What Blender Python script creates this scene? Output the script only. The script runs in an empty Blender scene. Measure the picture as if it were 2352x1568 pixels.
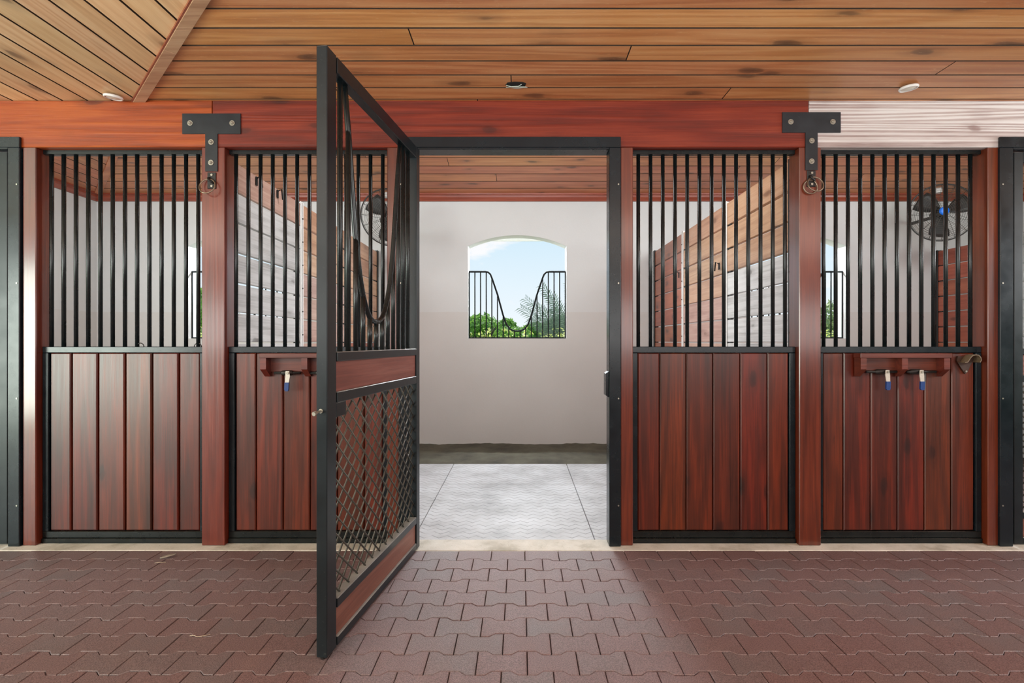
import bpy, math, random
import numpy as np
from mathutils import Vector
R = random.Random(7)
NR = np.random.default_rng(11)
scene = bpy.context.scene
COL = scene.collection
PI = math.pi
EYE = 1.246          # eye height above the threshold
FPX = 1212.0         # focal length in pixels of a 2352 px wide frame

# ------------------------------------------------------------------ camera, sky, sun, lights, exposure
cam_d = bpy.data.cameras.new('camera')
cam = bpy.data.objects.new('camera', cam_d)
COL.objects.link(cam)
cam_d.sensor_width = 36.0
cam_d.lens = FPX / 2352 * 36.0
cam_d.shift_x = -19 / 2352
cam_d.clip_start = 0.05
cam.location = (0, 0, EYE)
cam.rotation_euler = (PI / 2, 0, 0)
scene.camera = cam
vs = scene.view_settings
vs.view_transform = 'Standard'
vs.look = 'None'
vs.gamma = 1.0
vs.use_curve_mapping = False
vs.exposure = 0.0
scene.cycles.max_bounces = 8
scene.cycles.use_denoising = True
scene.cycles.sample_clamp_indirect = 4.0

world = bpy.data.worlds.new('sky')
scene.world = world
world.use_nodes = True
nt = world.node_tree
nt.nodes.clear()
wo = nt.nodes.new('ShaderNodeOutputWorld')
bg = nt.nodes.new('ShaderNodeBackground')
tc = nt.nodes.new('ShaderNodeTexCoord')
sx = nt.nodes.new('ShaderNodeSeparateXYZ')
nt.links.new(tc.outputs['Generated'], sx.inputs[0])
gr = nt.nodes.new('ShaderNodeValToRGB')
e = gr.color_ramp.elements
e[0].position = 0.0; e[0].color = (0.92, 0.97, 1.0, 1)
e[1].position = 1.0; e[1].color = (0.22, 0.45, 0.86, 1)
x = gr.color_ramp.elements.new(0.10); x.color = (0.80, 0.92, 1.0, 1)
x = gr.color_ramp.elements.new(0.22); x.color = (0.63, 0.84, 0.98, 1)
nt.links.new(sx.outputs['Z'], gr.inputs[0])
mp = nt.nodes.new('ShaderNodeMapping')
mp.inputs['Location'].default_value = (0.74, 0.0, 0.13)
mp.inputs['Scale'].default_value = (2.2, 2.2, 6.0)
nt.links.new(tc.outputs['Generated'], mp.inputs[0])
cn = nt.nodes.new('ShaderNodeTexNoise')
cn.inputs['Scale'].default_value = 2.0
cn.inputs['Detail'].default_value = 7
cn.inputs['Roughness'].default_value = 0.55
nt.links.new(mp.outputs[0], cn.inputs['Vector'])
cr = nt.nodes.new('ShaderNodeValToRGB')
cr.color_ramp.elements[0].position = 0.60
cr.color_ramp.elements[1].position = 0.68
nt.links.new(cn.outputs['Fac'], cr.inputs[0])
cm = nt.nodes.new('ShaderNodeMix'); cm.data_type = 'RGBA'
nt.links.new(cr.outputs[0], cm.inputs['Factor'])
nt.links.new(gr.outputs[0], cm.inputs[6])
cm.inputs[7].default_value = (0.97, 0.98, 1.0, 1)
nt.links.new(cm.outputs[2], bg.inputs['Color'])
bg.inputs['Strength'].default_value = 1.0
nt.links.new(bg.outputs[0], wo.inputs[0])

sun_d = bpy.data.lights.new('sun', 'SUN')
sun_d.energy = 6.0
sun_d.angle = 0.01
sun_d.color = (1.0, 0.95, 0.86)
sun = bpy.data.objects.new('sun', sun_d); COL.objects.link(sun)
sun.rotation_euler = (math.radians(-22), 0, math.radians(-8))   # high over the lawn, kept off the windows by the eave


def area(name, loc, target, sx_, sy_, power, color=(1, 1, 1), spread=180):
    d = bpy.data.lights.new(name, 'AREA')
    d.shape = 'RECTANGLE'; d.size = sx_; d.size_y = sy_
    d.energy = power; d.color = color
    d.spread = math.radians(spread)
    o = bpy.data.objects.new(name, d); COL.objects.link(o)
    o.location = loc
    o.rotation_euler = (Vector(target) - Vector(loc)).to_track_quat('-Z', 'Y').to_euler()
    return o


area('aisle_mouth_light_left', (-6.3, -0.95, 1.25), (-2.4, 3.2, 1.0), 2.2, 2.0, 230, (0.90, 1.0, 0.90))
area('aisle_mouth_light_right', (6.3, 1.8, 2.15), (1.8, 2.9, 1.9), 1.8, 0.9, 115, (0.98, 0.99, 1.0))
area('added_aisle_fill', (0.0, -0.2, 2.66), (0.0, 0.35, 0.0), 9.0, 1.8, 130, (1.0, 0.99, 0.97))  # added overhead fill for the aisle, not a fitting of the barn
area('added_ceiling_fill', (0.0, -1.0, 1.5), (0.0, -0.6, 2.7), 10.0, 2.2, 300, (1.0, 0.99, 0.97))  # added fill behind the camera to brighten the ceiling
area('added_front_fill', (0.3, -2.4, 1.3), (0.1, 3.2, 1.6), 6.0, 1.4, 18, (1.0, 0.98, 0.95))  # added weak frontal fill, the wall behind it has no opening
for i, sxx in enumerate((-3.7, -0.05, 3.6)):
    area('added_stall_fill', (sxx, 3.75, 3.25), (sxx, 5.9, 0.9), 2.4, 0.5, 62, (0.95, 1.0, 1.0))  # added fill hidden behind the beam, brightens the stall
    area('added_eave_fill', (sxx + 0.01, 7.47, 2.755), (sxx + 0.01, 3.2, 0.4), 1.2, 0.09, 115, (0.90, 0.96, 1.0))  # added under the eave to throw strong window light inside

# ------------------------------------------------------------------ node helpers and materials


class NG:
    def __init__(s, name):
        s.m = bpy.data.materials.new(name)
        s.m.use_nodes = True
        s.t = s.m.node_tree
        s.t.nodes.clear()
        s.out = s.n('ShaderNodeOutputMaterial')
        s.b = s.n('ShaderNodeBsdfPrincipled')
        s.t.links.new(s.b.outputs[0], s.out.inputs[0])

    def n(s, k, **kw):
        nd = s.t.nodes.new(k)
        for a, v in kw.items():
            setattr(nd, a, v)
        return nd

    def put(s, nd, key, v):
        if isinstance(v, bpy.types.NodeSocket):
            s.t.links.new(v, nd.inputs[key])
        elif v is not None:
            nd.inputs[key].default_value = v

    def math(s, op, a, b=None, c=None, clamp=False):
        nd = s.n('ShaderNodeMath', operation=op); nd.use_clamp = clamp
        s.put(nd, 0, a); s.put(nd, 1, b); s.put(nd, 2, c)
        return nd.outputs[0]

    def mix(s, f, a, b, blend='MIX'):
        nd = s.n('ShaderNodeMix'); nd.data_type = 'RGBA'; nd.blend_type = blend
        s.put(nd, 'Factor', f); s.put(nd, 6, a); s.put(nd, 7, b)
        return nd.outputs[2]

    def ramp(s, f, stops):
        nd = s.n('ShaderNodeValToRGB')
        el = nd.color_ramp.elements
        while len(el) < len(stops):
            el.new(0.5)
        for q, (p, c) in zip(el, stops):
            q.position = p
            q.color = (c[0], c[1], c[2], 1) if not isinstance(c, (int, float)) else (c, c, c, 1)
        s.put(nd, 0, f)
        return nd.outputs[0]

    def noise(s, v, scale, detail=3, rough=0.55, dist=0.0):
        nd = s.n('ShaderNodeTexNoise')
        s.put(nd, 'Vector', v); s.put(nd, 'Scale', scale); s.put(nd, 'Detail', detail)
        s.put(nd, 'Roughness', rough); s.put(nd, 'Distortion', dist)
        return nd.outputs['Fac']

    def mapping(s, v, scale=(1, 1, 1), loc=(0, 0, 0)):
        nd = s.n('ShaderNodeMapping')
        s.put(nd, 0, v); s.put(nd, 'Location', loc); s.put(nd, 'Scale', scale)
        return nd.outputs[0]

    def coord(s, which='Object', jitter=True):
        v = s.n('ShaderNodeTexCoord').outputs[which]
        if not jitter:
            return v
        r = s.n('ShaderNodeObjectInfo').outputs['Random']
        a = s.math('MULTIPLY', r, 37.7); b = s.math('MULTIPLY', r, -83.1)
        c = s.n('ShaderNodeCombineXYZ'); s.put(c, 0, a); s.put(c, 1, b); s.put(c, 2, a)
        ad = s.n('ShaderNodeVectorMath', operation='ADD')
        s.put(ad, 0, v); s.put(ad, 1, c.outputs[0])
        return ad.outputs[0]

    def rnd(s):
        return s.n('ShaderNodeObjectInfo').outputs['Random']

    def bump(s, h, strength=0.3, dist=0.01):
        nd = s.n('ShaderNodeBump')
        s.put(nd, 'Height', h); s.put(nd, 'Strength', strength); s.put(nd, 'Distance', dist)
        s.put(s.b, 'Normal', nd.outputs[0])

    def set(s, **kw):
        names = dict(color='Base Color', rough='Roughness', metal='Metallic', coat='Coat Weight', coat_rough='Coat Roughness', spec='Specular IOR Level', trans='Transmission Weight', sss='Subsurface Weight')
        for k, v in kw.items():
            if k == 'color' and isinstance(v, tuple):
                v = (v[0], v[1], v[2], 1)
            s.put(s.b, names[k], v)
        return s


def c3(*h):
    """sRGB 0-255 to linear"""
    return tuple(((v / 255) / 12.92 if v / 255 <= 0.04045 else ((v / 255 + 0.055) / 1.055) ** 2.4) for v in h)


def wood(name, axis, dark, mid, light, knot=None, rough=0.42, coat=0.3, coat_rough=0.22, coat_ior=1.5, along=0.30, kr=1.0, bump=0.25, grain=1.0, vary=0.16, wear=None, wear_amt=0.0, contrast=1.0, speck=None, lift=0.0):
    g = NG(name)
    v = g.coord()
    ai = 'xyz'.index(axis)

    def sc(along, across):
        q = [across] * 3; q[ai] = along
        return tuple(q)
    big = g.noise(g.mapping(v, sc(along, 6.0)), 1.0, 2)
    ring = g.math('SINE', g.math('MULTIPLY', big, 46.0 * grain))
    ring = g.math('MULTIPLY_ADD', ring, 0.5, 0.5)
    fine = g.noise(g.mapping(v, sc(3.0, 120.0)), 1.0, 5, 0.65)
    blot = g.noise(g.mapping(v, sc(0.8, 4.0)), 1.5, 4, 0.6)
    f = g.math('ADD', g.math('MULTIPLY', ring, 0.10 * contrast), g.math('MULTIPLY', fine, 0.44))
    f = g.math('ADD', f, g.math('MULTIPLY', blot, 0.46))
    if lift:
        f = g.math('ADD', f, lift)
    col = g.ramp(f, [(0.26, dark), (0.52, mid), (0.80, light)])
    r = g.rnd()
    br = g.math('MULTIPLY_ADD', r, 2 * vary, 1 - vary)
    hs = g.n('ShaderNodeHueSaturation')
    g.put(hs, 'Color', col); g.put(hs, 'Value', br)
    g.put(hs, 'Hue', g.math('MULTIPLY_ADD', g.math('FRACT', g.math('MULTIPLY', r, 17.3)), 0.014, 0.493))
    col = hs.outputs[0]
    if knot:
        vo = g.n('ShaderNodeTexVoronoi'); vo.feature = 'F1'
        kv = g.noise(g.mapping(v, sc(6, 14)), 1.0, 2)
        cxyz = g.n('ShaderNodeVectorMath', operation='ADD')
        g.put(cxyz, 0, g.mapping(v, sc(2.4, 6.0)))
        cc = g.n('ShaderNodeCombineXYZ'); k2 = g.math('MULTIPLY', kv, 0.25)
        g.put(cc, 0, k2); g.put(cc, 1, k2); g.put(cc, 2, k2)
        g.put(cxyz, 1, cc.outputs[0])
        g.put(vo, 'Vector', cxyz.outputs[0]); g.put(vo, 'Scale', 1.0)
        halo = g.ramp(vo.outputs['Distance'], [(0.03 * kr, 1.0), (0.115 * kr, 0.75), (0.15 * kr, 0.28), (0.30 * kr, 0.0)])
        col = g.mix(g.math('MULTIPLY', halo, 0.85), col, knot + (1,))
    if wear:
        wn = g.noise(g.mapping(v, sc(2.2, 46.0)), 1.0, 5, 0.6, 0.6)
        wr = g.ramp(wn, [(0.40, 0.0), (0.54, 1.0)])
        col = g.mix(g.math('MULTIPLY', wr, wear_amt), col, wear + (1,))
    if speck:
        sn = g.noise(g.mapping(v, sc(18.0, 160.0)), 1.0, 4, 0.7)
        sr = g.ramp(sn, [(0.62, 0.0), (0.68, 1.0)])
        col = g.mix(g.math('MULTIPLY', sr, 0.55), col, speck + (1,))
    rg = g.math('MULTIPLY_ADD', fine, 0.25, rough - 0.12)
    g.set(color=col, rough=rg, coat=coat, coat_rough=coat_rough)
    g.b.inputs['Coat IOR'].default_value = coat_ior
    g.bump(g.math('ADD', g.math('MULTIPLY', fine, 0.6), g.math('MULTIPLY', ring, 0.4)), bump, 0.004)
    return g.m


def steel(name, base=(0.004, 0.009, 0.013), rough=0.26, dust=0.0):
    g = NG(name)
    v = g.coord()
    n1 = g.noise(v, 9.0, 5, 0.6); n2 = g.noise(v, 260.0, 2); n3 = g.noise(v, 60.0, 4, 0.7)
    col = g.mix(g.ramp(n1, [(0.35, 0.0), (0.75, 0.6)]), base + (1,), tuple(b * 1.9 + 0.004 for b in base) + (1,))
    col = g.mix(g.math('MULTIPLY', g.ramp(n3, [(0.64, 0.0), (0.72, 1.0)]), 0.07 + dust), col, (0.20, 0.19, 0.17, 1))
    if dust:
        nrm = g.n('ShaderNodeNewGeometry').outputs['Normal']
        s3 = g.n('ShaderNodeSeparateXYZ'); g.put(s3, 0, nrm)
        up = g.ramp(s3.outputs[2], [(0.3, 0.0), (0.8, 1.0)])
        col = g.mix(g.math('MULTIPLY', up, g.math('MULTIPLY_ADD', n1, 0.9, 0.25)), col, (0.36, 0.36, 0.34, 1))
    g.set(color=col, rough=g.math('MULTIPLY_ADD', n1, 0.2, rough - 0.1), spec=0.45)
    g.bump(n2, 0.03, 0.002)
    return g.m


def plain(name, color, rough=0.5, metal=0.0, noise_scale=40.0, amt=0.25, coat=0.0, bump=0.0, jitter=True):
    g = NG(name)
    v = g.coord(jitter=jitter)
    n1 = g.noise(v, noise_scale, 4, 0.6)
    col = g.mix(n1, tuple(c * (1 - amt) for c in color) + (1,), tuple(min(1, c * (1 + amt)) for c in color) + (1,))
    g.set(color=col, rough=rough, metal=metal, coat=coat)
    if bump:
        g.bump(n1, bump, 0.004)
    return g.m


# timbers: stained mahogany red, ceiling pine, partition boards with glare put into their colour
RED_D, RED_M, RED_L = c3(60, 21, 9), c3(104, 38, 17), c3(136, 58, 28)
PNL_D, PNL_M, PNL_L = c3(40, 16, 8), c3(84, 31, 13), c3(134, 50, 18)
M_beam = wood('red_stained_beam_timber', 'x', c3(90, 32, 8), c3(154, 60, 14), c3(184, 90, 34), knot=c3(70, 22, 10), rough=0.50, coat=0.10, bump=0.45, contrast=1.8, vary=0.06)
M_beam_dark = wood('deep_red_beam_timber', 'x', c3(68, 21, 7), c3(118, 37, 13), c3(152, 62, 30), knot=c3(60, 16, 8), rough=0.50, coat=0.12, bump=0.40, contrast=1.5, vary=0.05)
M_beam_glare = wood('glare_whitened_beam_timber', 'x', c3(104, 66, 60), c3(188, 174, 170), c3(220, 216, 214), knot=c3(130, 100, 94), rough=0.5, coat=0.15, bump=0.8, vary=0.01, contrast=3.4, grain=2.6, lift=0.0, along=0.10)  # whitish tones paint the glare on this beam into its colour
M_post = wood('red_stained_post_timber', 'z', RED_D, RED_M, RED_L, rough=0.34, coat=0.7, coat_rough=0.16, coat_ior=1.62, bump=0.15, vary=0.10)
M_board = wood('mahogany_board', 'z', PNL_D, PNL_M, PNL_L, knot=c3(36, 12, 8), rough=0.40, coat=0.34, coat_rough=0.28, bump=0.15, contrast=1.4, vary=0.12)
M_shelf = wood('mahogany_shelf_timber', 'x', c3(60, 22, 14), c3(104, 42, 28), c3(136, 60, 40), rough=0.4, coat=0.3, vary=0.05)
CL = dict(knot=c3(74, 54, 36), rough=0.42, coat=0.25, coat_rough=0.3, bump=0.25, vary=0.14, speck=c3(232, 188, 140), contrast=1.8, kr=1.3)
M_ceil_x = wood('varnished_ceiling_pine', 'x', c3(168, 100, 54), c3(206, 140, 86), c3(226, 172, 118), **CL)
M_ceil_y = wood('pale_varnished_ceiling_pine', 'y', c3(198, 148, 104), c3(226, 184, 138), c3(240, 208, 166), **CL)
M_ceil_s = wood('stall_ceiling_pine', 'x', c3(150, 82, 50), c3(192, 120, 78), c3(214, 150, 104), knot=c3(80, 50, 34), rough=0.42, coat=0.25, coat_rough=0.3, vary=0.10)
M_ceil_sy = wood('stall_ceiling_pine_side', 'y', c3(150, 82, 50), c3(192, 120, 78), c3(214, 150, 104), knot=c3(80, 50, 34), rough=0.42, coat=0.25, coat_rough=0.3, vary=0.10)
M_hip = wood('hip_batten_pine', 'x', c3(150, 104, 76), c3(190, 150, 116), c3(212, 178, 146), knot=c3(90, 66, 50), rough=0.45, vary=0.05)
M_crown = wood('red_brown_crown_moulding', 'x', c3(104, 46, 28), c3(146, 72, 48), c3(172, 94, 66), rough=0.38, coat=0.4, vary=0.03)
M_crown_y = wood('red_brown_crown_moulding_side', 'y', c3(104, 46, 28), c3(146, 72, 48), c3(172, 94, 66), rough=0.38, coat=0.4, vary=0.03)
M_grey = wood('glare_grey_board', 'y', c3(150, 147, 145), c3(206, 205, 205), c3(226, 226, 226), knot=c3(92, 86, 82), rough=0.5, coat=0.15, vary=0.07, bump=0.4)  # pale grey paints window glare onto the near boards
M_tan = wood('glare_tan_board', 'y', c3(150, 104, 76), c3(196, 152, 120), c3(216, 182, 154), knot=c3(110, 70, 50), rough=0.45, coat=0.2, vary=0.07)  # tan tone carries weaker painted glare
M_pink = wood('glare_pink_board', 'y', c3(150, 108, 94), c3(186, 150, 136), c3(206, 178, 166), knot=c3(110, 70, 56), rough=0.45, coat=0.2, vary=0.07)  # pinkish tone is red board with glare painted in
M_redb = wood('red_partition_board', 'y', c3(116, 54, 36), c3(158, 84, 58), c3(182, 108, 80), knot=c3(80, 36, 24), rough=0.4, coat=0.3, vary=0.10)
M_gateb = wood('grey_red_gate_board', 'x', c3(84, 44, 36), c3(126, 78, 66), c3(158, 112, 98), rough=0.5, coat=0.05, vary=0.05, bump=0.5, grain=1.5)

M_steel = steel('dark_green_steel')
M_bar = steel('black_steel_bar', (0.005, 0.008, 0.009), 0.28)
M_gate = steel('dusty_gate_steel', (0.005, 0.010, 0.013), 0.34, dust=0.07)
M_grille = plain('black_window_grille_paint', (0.012, 0.015, 0.016), 0.75, 0.0, 30, 0.2)
M_grille.node_tree.nodes['Principled BSDF'].inputs['Specular IOR Level'].default_value = 0.15
M_mesh = plain('dull_wire_mesh', (0.085, 0.080, 0.066), 0.42, 0.25, 60, 0.5)
M_plate = steel('black_iron_plate', (0.014, 0.017, 0.021), 0.38)
M_bolt = plain('galvanised_bolt', (0.42, 0.40, 0.34), 0.38, 0.8, 60, 0.3)
M_ring = plain('dull_brass_ring', (0.30, 0.23, 0.17), 0.36, 0.8, 60, 0.3)
M_iron = plain('dark_iron', (0.035, 0.033, 0.032), 0.45, 0.5, 60, 0.4)
M_white = plain('white_painted_metal', (0.80, 0.79, 0.77), 0.45, 0.0, 25, 0.08)
M_lever = plain('white_lever_metal', (0.66, 0.63, 0.56), 0.4, 0.3, 80, 0.2)
M_blue = plain('blue_vinyl', (0.015, 0.055, 0.22), 0.4, 0.0, 90, 0.2)
M_hub = plain('blue_fan_hub', (0.01, 0.16, 0.72), 0.4, 0.0, 40, 0.1)
M_fanblk = plain('black_fan_metal', (0.030, 0.029, 0.027), 0.5, 0.2, 30, 0.4)
M_fanwire = plain('dusty_fan_wire', (0.075, 0.070, 0.060), 0.55, 0.3, 30, 0.4)
M_leather = plain('dark_leather', (0.055, 0.026, 0.017), 0.5, 0.0, 60, 0.3)
M_strap = plain('tan_strap', (0.16, 0.115, 0.068), 0.5, 0.0, 60, 0.2)
M_black = plain('black_void', (0.006, 0.006, 0.006), 0.8, 0.0, 10, 0.1)
M_groove = plain('dark_joint_edge', (0.045, 0.022, 0.010), 0.8, 0.0, 30, 0.3)
M_lightglass = plain('frosted_lamp_glass', (0.72, 0.70, 0.60), 0.35, 0.0, 14, 0.18)
M_foil = plain('torn_pale_lamp_trim', (0.62, 0.70, 0.62), 0.4, 0.2, 14, 0.25)
M_trunk = plain('tree_bark', (0.13, 0.10, 0.075), 0.9, 0.0, 12, 0.4)
M_leafdry = plain('dry_leaf', (0.42, 0.38, 0.32), 0.7, 0.0, 60, 0.3)
M_twig = plain('pale_twig', (0.50, 0.42, 0.32), 0.7, 0.0, 60, 0.3)


def plaster():
    g = NG('white_plaster')
    v = g.coord('Object', False)
    n1 = g.noise(v, 1.3, 4, 0.6); n2 = g.noise(v, 42.0, 4, 0.6)
    geo = g.n('ShaderNodeNewGeometry').outputs['Position']
    s3 = g.n('ShaderNodeSeparateXYZ'); g.put(s3, 0, geo)
    edge = g.math('ADD', s3.outputs[2], g.math('MULTIPLY', g.math('SUBTRACT', g.noise(v, 3.0, 3), 0.5), 0.02))
    lower = g.math('LESS_THAN', edge, 1.63)          # the wall is painted a warmer grey below this line
    up = g.mix(n1, c3(200, 201, 200) + (1,), c3(214, 215, 215) + (1,))
    lo = g.mix(n1, c3(197, 195, 192) + (1,), c3(209, 207, 205) + (1,))
    g.set(color=g.mix(lower, up, lo), rough=0.75)
    g.bump(n2, 0.25, 0.004)
    return g.m


def concrete():
    g = NG('pale_concrete')
    v = g.coord('Object', False)
    n1 = g.noise(v, 5.0, 5, 0.65); n2 = g.noise(v, 90.0, 4, 0.6)
    col = g.ramp(n1, [(0.3, c3(172, 170, 158)), (0.5, c3(208, 207, 198)), (0.75, c3(226, 225, 218))])
    col = g.mix(g.math('MULTIPLY', g.ramp(n2, [(0.62, 0.0), (0.72, 1.0)]), 0.5), col, c3(120, 116, 96) + (1,))
    g.set(color=col, rough=0.8)
    g.bump(n2, 0.3, 0.004)
    return g.m


def rubber_paver():
    g = NG('red_rubber_paver')
    v = g.coord()
    r = g.rnd()
    n1 = g.noise(v, 230.0, 3, 0.7); n2 = g.noise(v, 420.0, 2, 0.6)
    n3 = g.noise(g.n('ShaderNodeNewGeometry').outputs['Position'], 1.7, 4, 0.6)
    n1 = g.ramp(n1, [(0.36, 0.0), (0.64, 1.0)])
    base = g.mix(n1, c3(84, 64, 66) + (1,), c3(142, 114, 114) + (1,))
    greyness = g.math('MULTIPLY', g.ramp(r, [(0.0, 0.0), (0.52, 0.2), (0.72, 0.8), (1.0, 1.0)]), g.ramp(n3, [(0.35, 0.35), (0.65, 1.0)]))
    grey = g.mix(n1, c3(78, 74, 78) + (1,), c3(132, 126, 128) + (1,))
    col = g.mix(g.math('MULTIPLY', greyness, 0.75), base, grey)
    col = g.mix(g.math('MULTIPLY', g.ramp(n2, [(0.66, 0.0), (0.74, 1.0)]), 0.6), col, c3(176, 160, 156) + (1,))
    stain = g.noise(g.n('ShaderNodeNewGeometry').outputs['Position'], 5.0, 5, 0.65)
    col = g.mix(g.math('MULTIPLY', g.ramp(stain, [(0.55, 0.0), (0.75, 1.0)]), 0.25), col, c3(150, 120, 110) + (1,))
    g.set(color=col, rough=0.42, spec=0.9)
    g.bump(n1, 0.35, 0.003)
    return g.m


def rubber_mat():
    g = NG('grey_rubber_mat')
    p = g.n('ShaderNodeNewGeometry').outputs['Position']
    s3 = g.n('ShaderNodeSeparateXYZ'); g.put(s3, 0, p)
    n1 = g.noise(p, 2.4, 5, 0.65); n2 = g.noise(p, 200.0, 2)
    tri = g.math('PINGPONG', s3.outputs[0], 0.05)
    vv = g.math('ADD', s3.outputs[1], g.math('MULTIPLY', tri, 0.9))
    fr = g.math('FRACT', g.math('DIVIDE', vv, 0.075))
    line = g.math('LESS_THAN', fr, 0.17)
    seg = g.noise(g.mapping(p, (12, 12, 1)), 1.0, 1)
    line = g.math('MULTIPLY', line, g.ramp(seg, [(0.36, 0.25), (0.55, 1.0)]))
    col = g.ramp(n1, [(0.3, c3(150, 151, 153)), (0.5, c3(184, 187, 190)), (0.7, c3(202, 206, 210))])
    col = g.mix(g.math('MULTIPLY', line, 0.55), col, c3(92, 94, 98) + (1,))
    dirt = g.noise(p, 0.9, 4, 0.6)
    col = g.mix(g.math('MULTIPLY', g.ramp(dirt, [(0.55, 0.0), (0.72, 1.0)]), 0.3), col, c3(116, 112, 106) + (1,))
    g.set(color=col, rough=0.5)
    g.bump(g.math('SUBTRACT', g.math('MULTIPLY', n2, 0.15), line), 0.4, 0.004)
    return g.m


def earth():
    g = NG('shaded_bare_earth')
    p = g.n('ShaderNodeNewGeometry').outputs['Position']
    n1 = g.noise(p, 3.0, 5, 0.65); n2 = g.noise(p, 70.0, 4, 0.65)
    col = g.ramp(n1, [(0.3, c3(58, 56, 48)), (0.5, c3(84, 82, 68)), (0.75, c3(106, 104, 88))])  # earth tones darkened to hold the shade below the window
    g.set(color=g.mix(g.math('MULTIPLY', n2, 0.4), col, c3(66, 64, 60) + (1,)), rough=0.95)
    g.bump(n2, 0.6, 0.01)
    return g.m


def leafmat(name, a, b):
    g = NG(name)
    p = g.n('ShaderNodeNewGeometry').outputs['Position']
    n1 = g.noise(p, 2.2, 3); n2 = g.noise(p, 14.0, 2)
    f = g.math('MULTIPLY_ADD', n2, 0.6, g.math('MULTIPLY', n1, 0.4))
    g.set(color=g.ramp(f, [(0.35, a), (0.65, b)]), rough=0.5)
    tr = g.n('ShaderNodeBsdfTranslucent'); g.put(tr, 0, b + (1,))
    mx = g.n('ShaderNodeMixShader'); g.put(mx, 0, 0.35)
    g.t.links.new(g.b.outputs[0], mx.inputs[1]); g.t.links.new(tr.outputs[0], mx.inputs[2])
    g.t.links.new(mx.outputs[0], g.out.inputs[0])
    return g.m


M_plaster = plaster()
M_concrete = concrete()
M_paver = rubber_paver()
M_mat = rubber_mat()
M_earth = earth()
M_slab = plain('grey_slab', (0.10, 0.075, 0.07), 0.9, 0, 20, 0.3)
M_grass = plain('mown_grass', (0.14, 0.26, 0.05), 0.9, 0.0, 3.0, 0.5, jitter=False)
M_leafA = leafmat('mid_green_leaves', (0.06, 0.17, 0.025), (0.25, 0.46, 0.09))
M_leafB = leafmat('grey_green_leaves', (0.16, 0.23, 0.10), (0.42, 0.50, 0.27))
M_leafY = leafmat('yellow_green_leaves', (0.38, 0.44, 0.07), (0.75, 0.78, 0.25))
M_palm = leafmat('grey_green_palm_leaflets', (0.20, 0.28, 0.22), (0.42, 0.50, 0.42))

# ------------------------------------------------------------------ object helpers


def tag(o, label=None, cat=None, group=None, kind=None):
    if label: o['label'] = label
    if cat: o['category'] = cat
    if group: o['group'] = group
    if kind: o['kind'] = kind
    return o


def empty(name, loc=(0, 0, 0), rz=0.0):
    o = bpy.data.objects.new(name, None)
    COL.objects.link(o)
    o.location = loc
    o.rotation_euler = (0, 0, rz)
    o.empty_display_size = 0.1
    return o


def thing(name, loc, label, cat, group=None, rz=0.0):
    return tag(empty(name, loc, rz), label, cat, group)


def mesh(name, verts, faces, mat, parent=None, smooth=False, world=True):
    """verts in world space (or in the parent's space when world=False); the origin goes to the piece's centre"""
    vs_ = np.array(verts, float)
    c = (vs_.min(0) + vs_.max(0)) / 2
    me = bpy.data.meshes.new(name)
    me.from_pydata([tuple(q) for q in (vs_ - c)], [], faces)
    me.update()
    if smooth:
        me.polygons.foreach_set('use_smooth', [True] * len(me.polygons))
    me.materials.append(mat)
    o = bpy.data.objects.new(name, me)
    COL.objects.link(o)
    if parent is not None:
        o.parent = parent
        if world:
            c = c - np.array(parent_world(parent))
    o.location = tuple(c)
    return o


def parent_world(p):
    v = np.array(p.location)
    while p.parent is not None:
        p = p.parent
        v = v + np.array(p.location)
    return v


class MB:
    """collects closed solids into one mesh"""
    def __init__(s): s.v = []; s.f = []

    def add(s, v, f):
        o = len(s.v)
        s.v += [tuple(q) for q in v]
        s.f += [tuple(i + o for i in q) for q in f]
        return s

    def box(s, x0, x1, y0, y1, z0, z1, c=0.0):
        return s.add(*boxg(x0, x1, y0, y1, z0, z1, c))

    def tube(s, pts, r, n=8, closed=False):
        return s.add(*tubeg(pts, r, n, closed))

    def prism(s, poly, fn, d0, d1, c=0.0):
        return s.add(*prismg(poly, fn, d0, d1, c))

    def build(s, name, mat, parent=None, smooth=False, world=True):
        return mesh(name, s.v, s.f, mat, parent, smooth, world)


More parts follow.
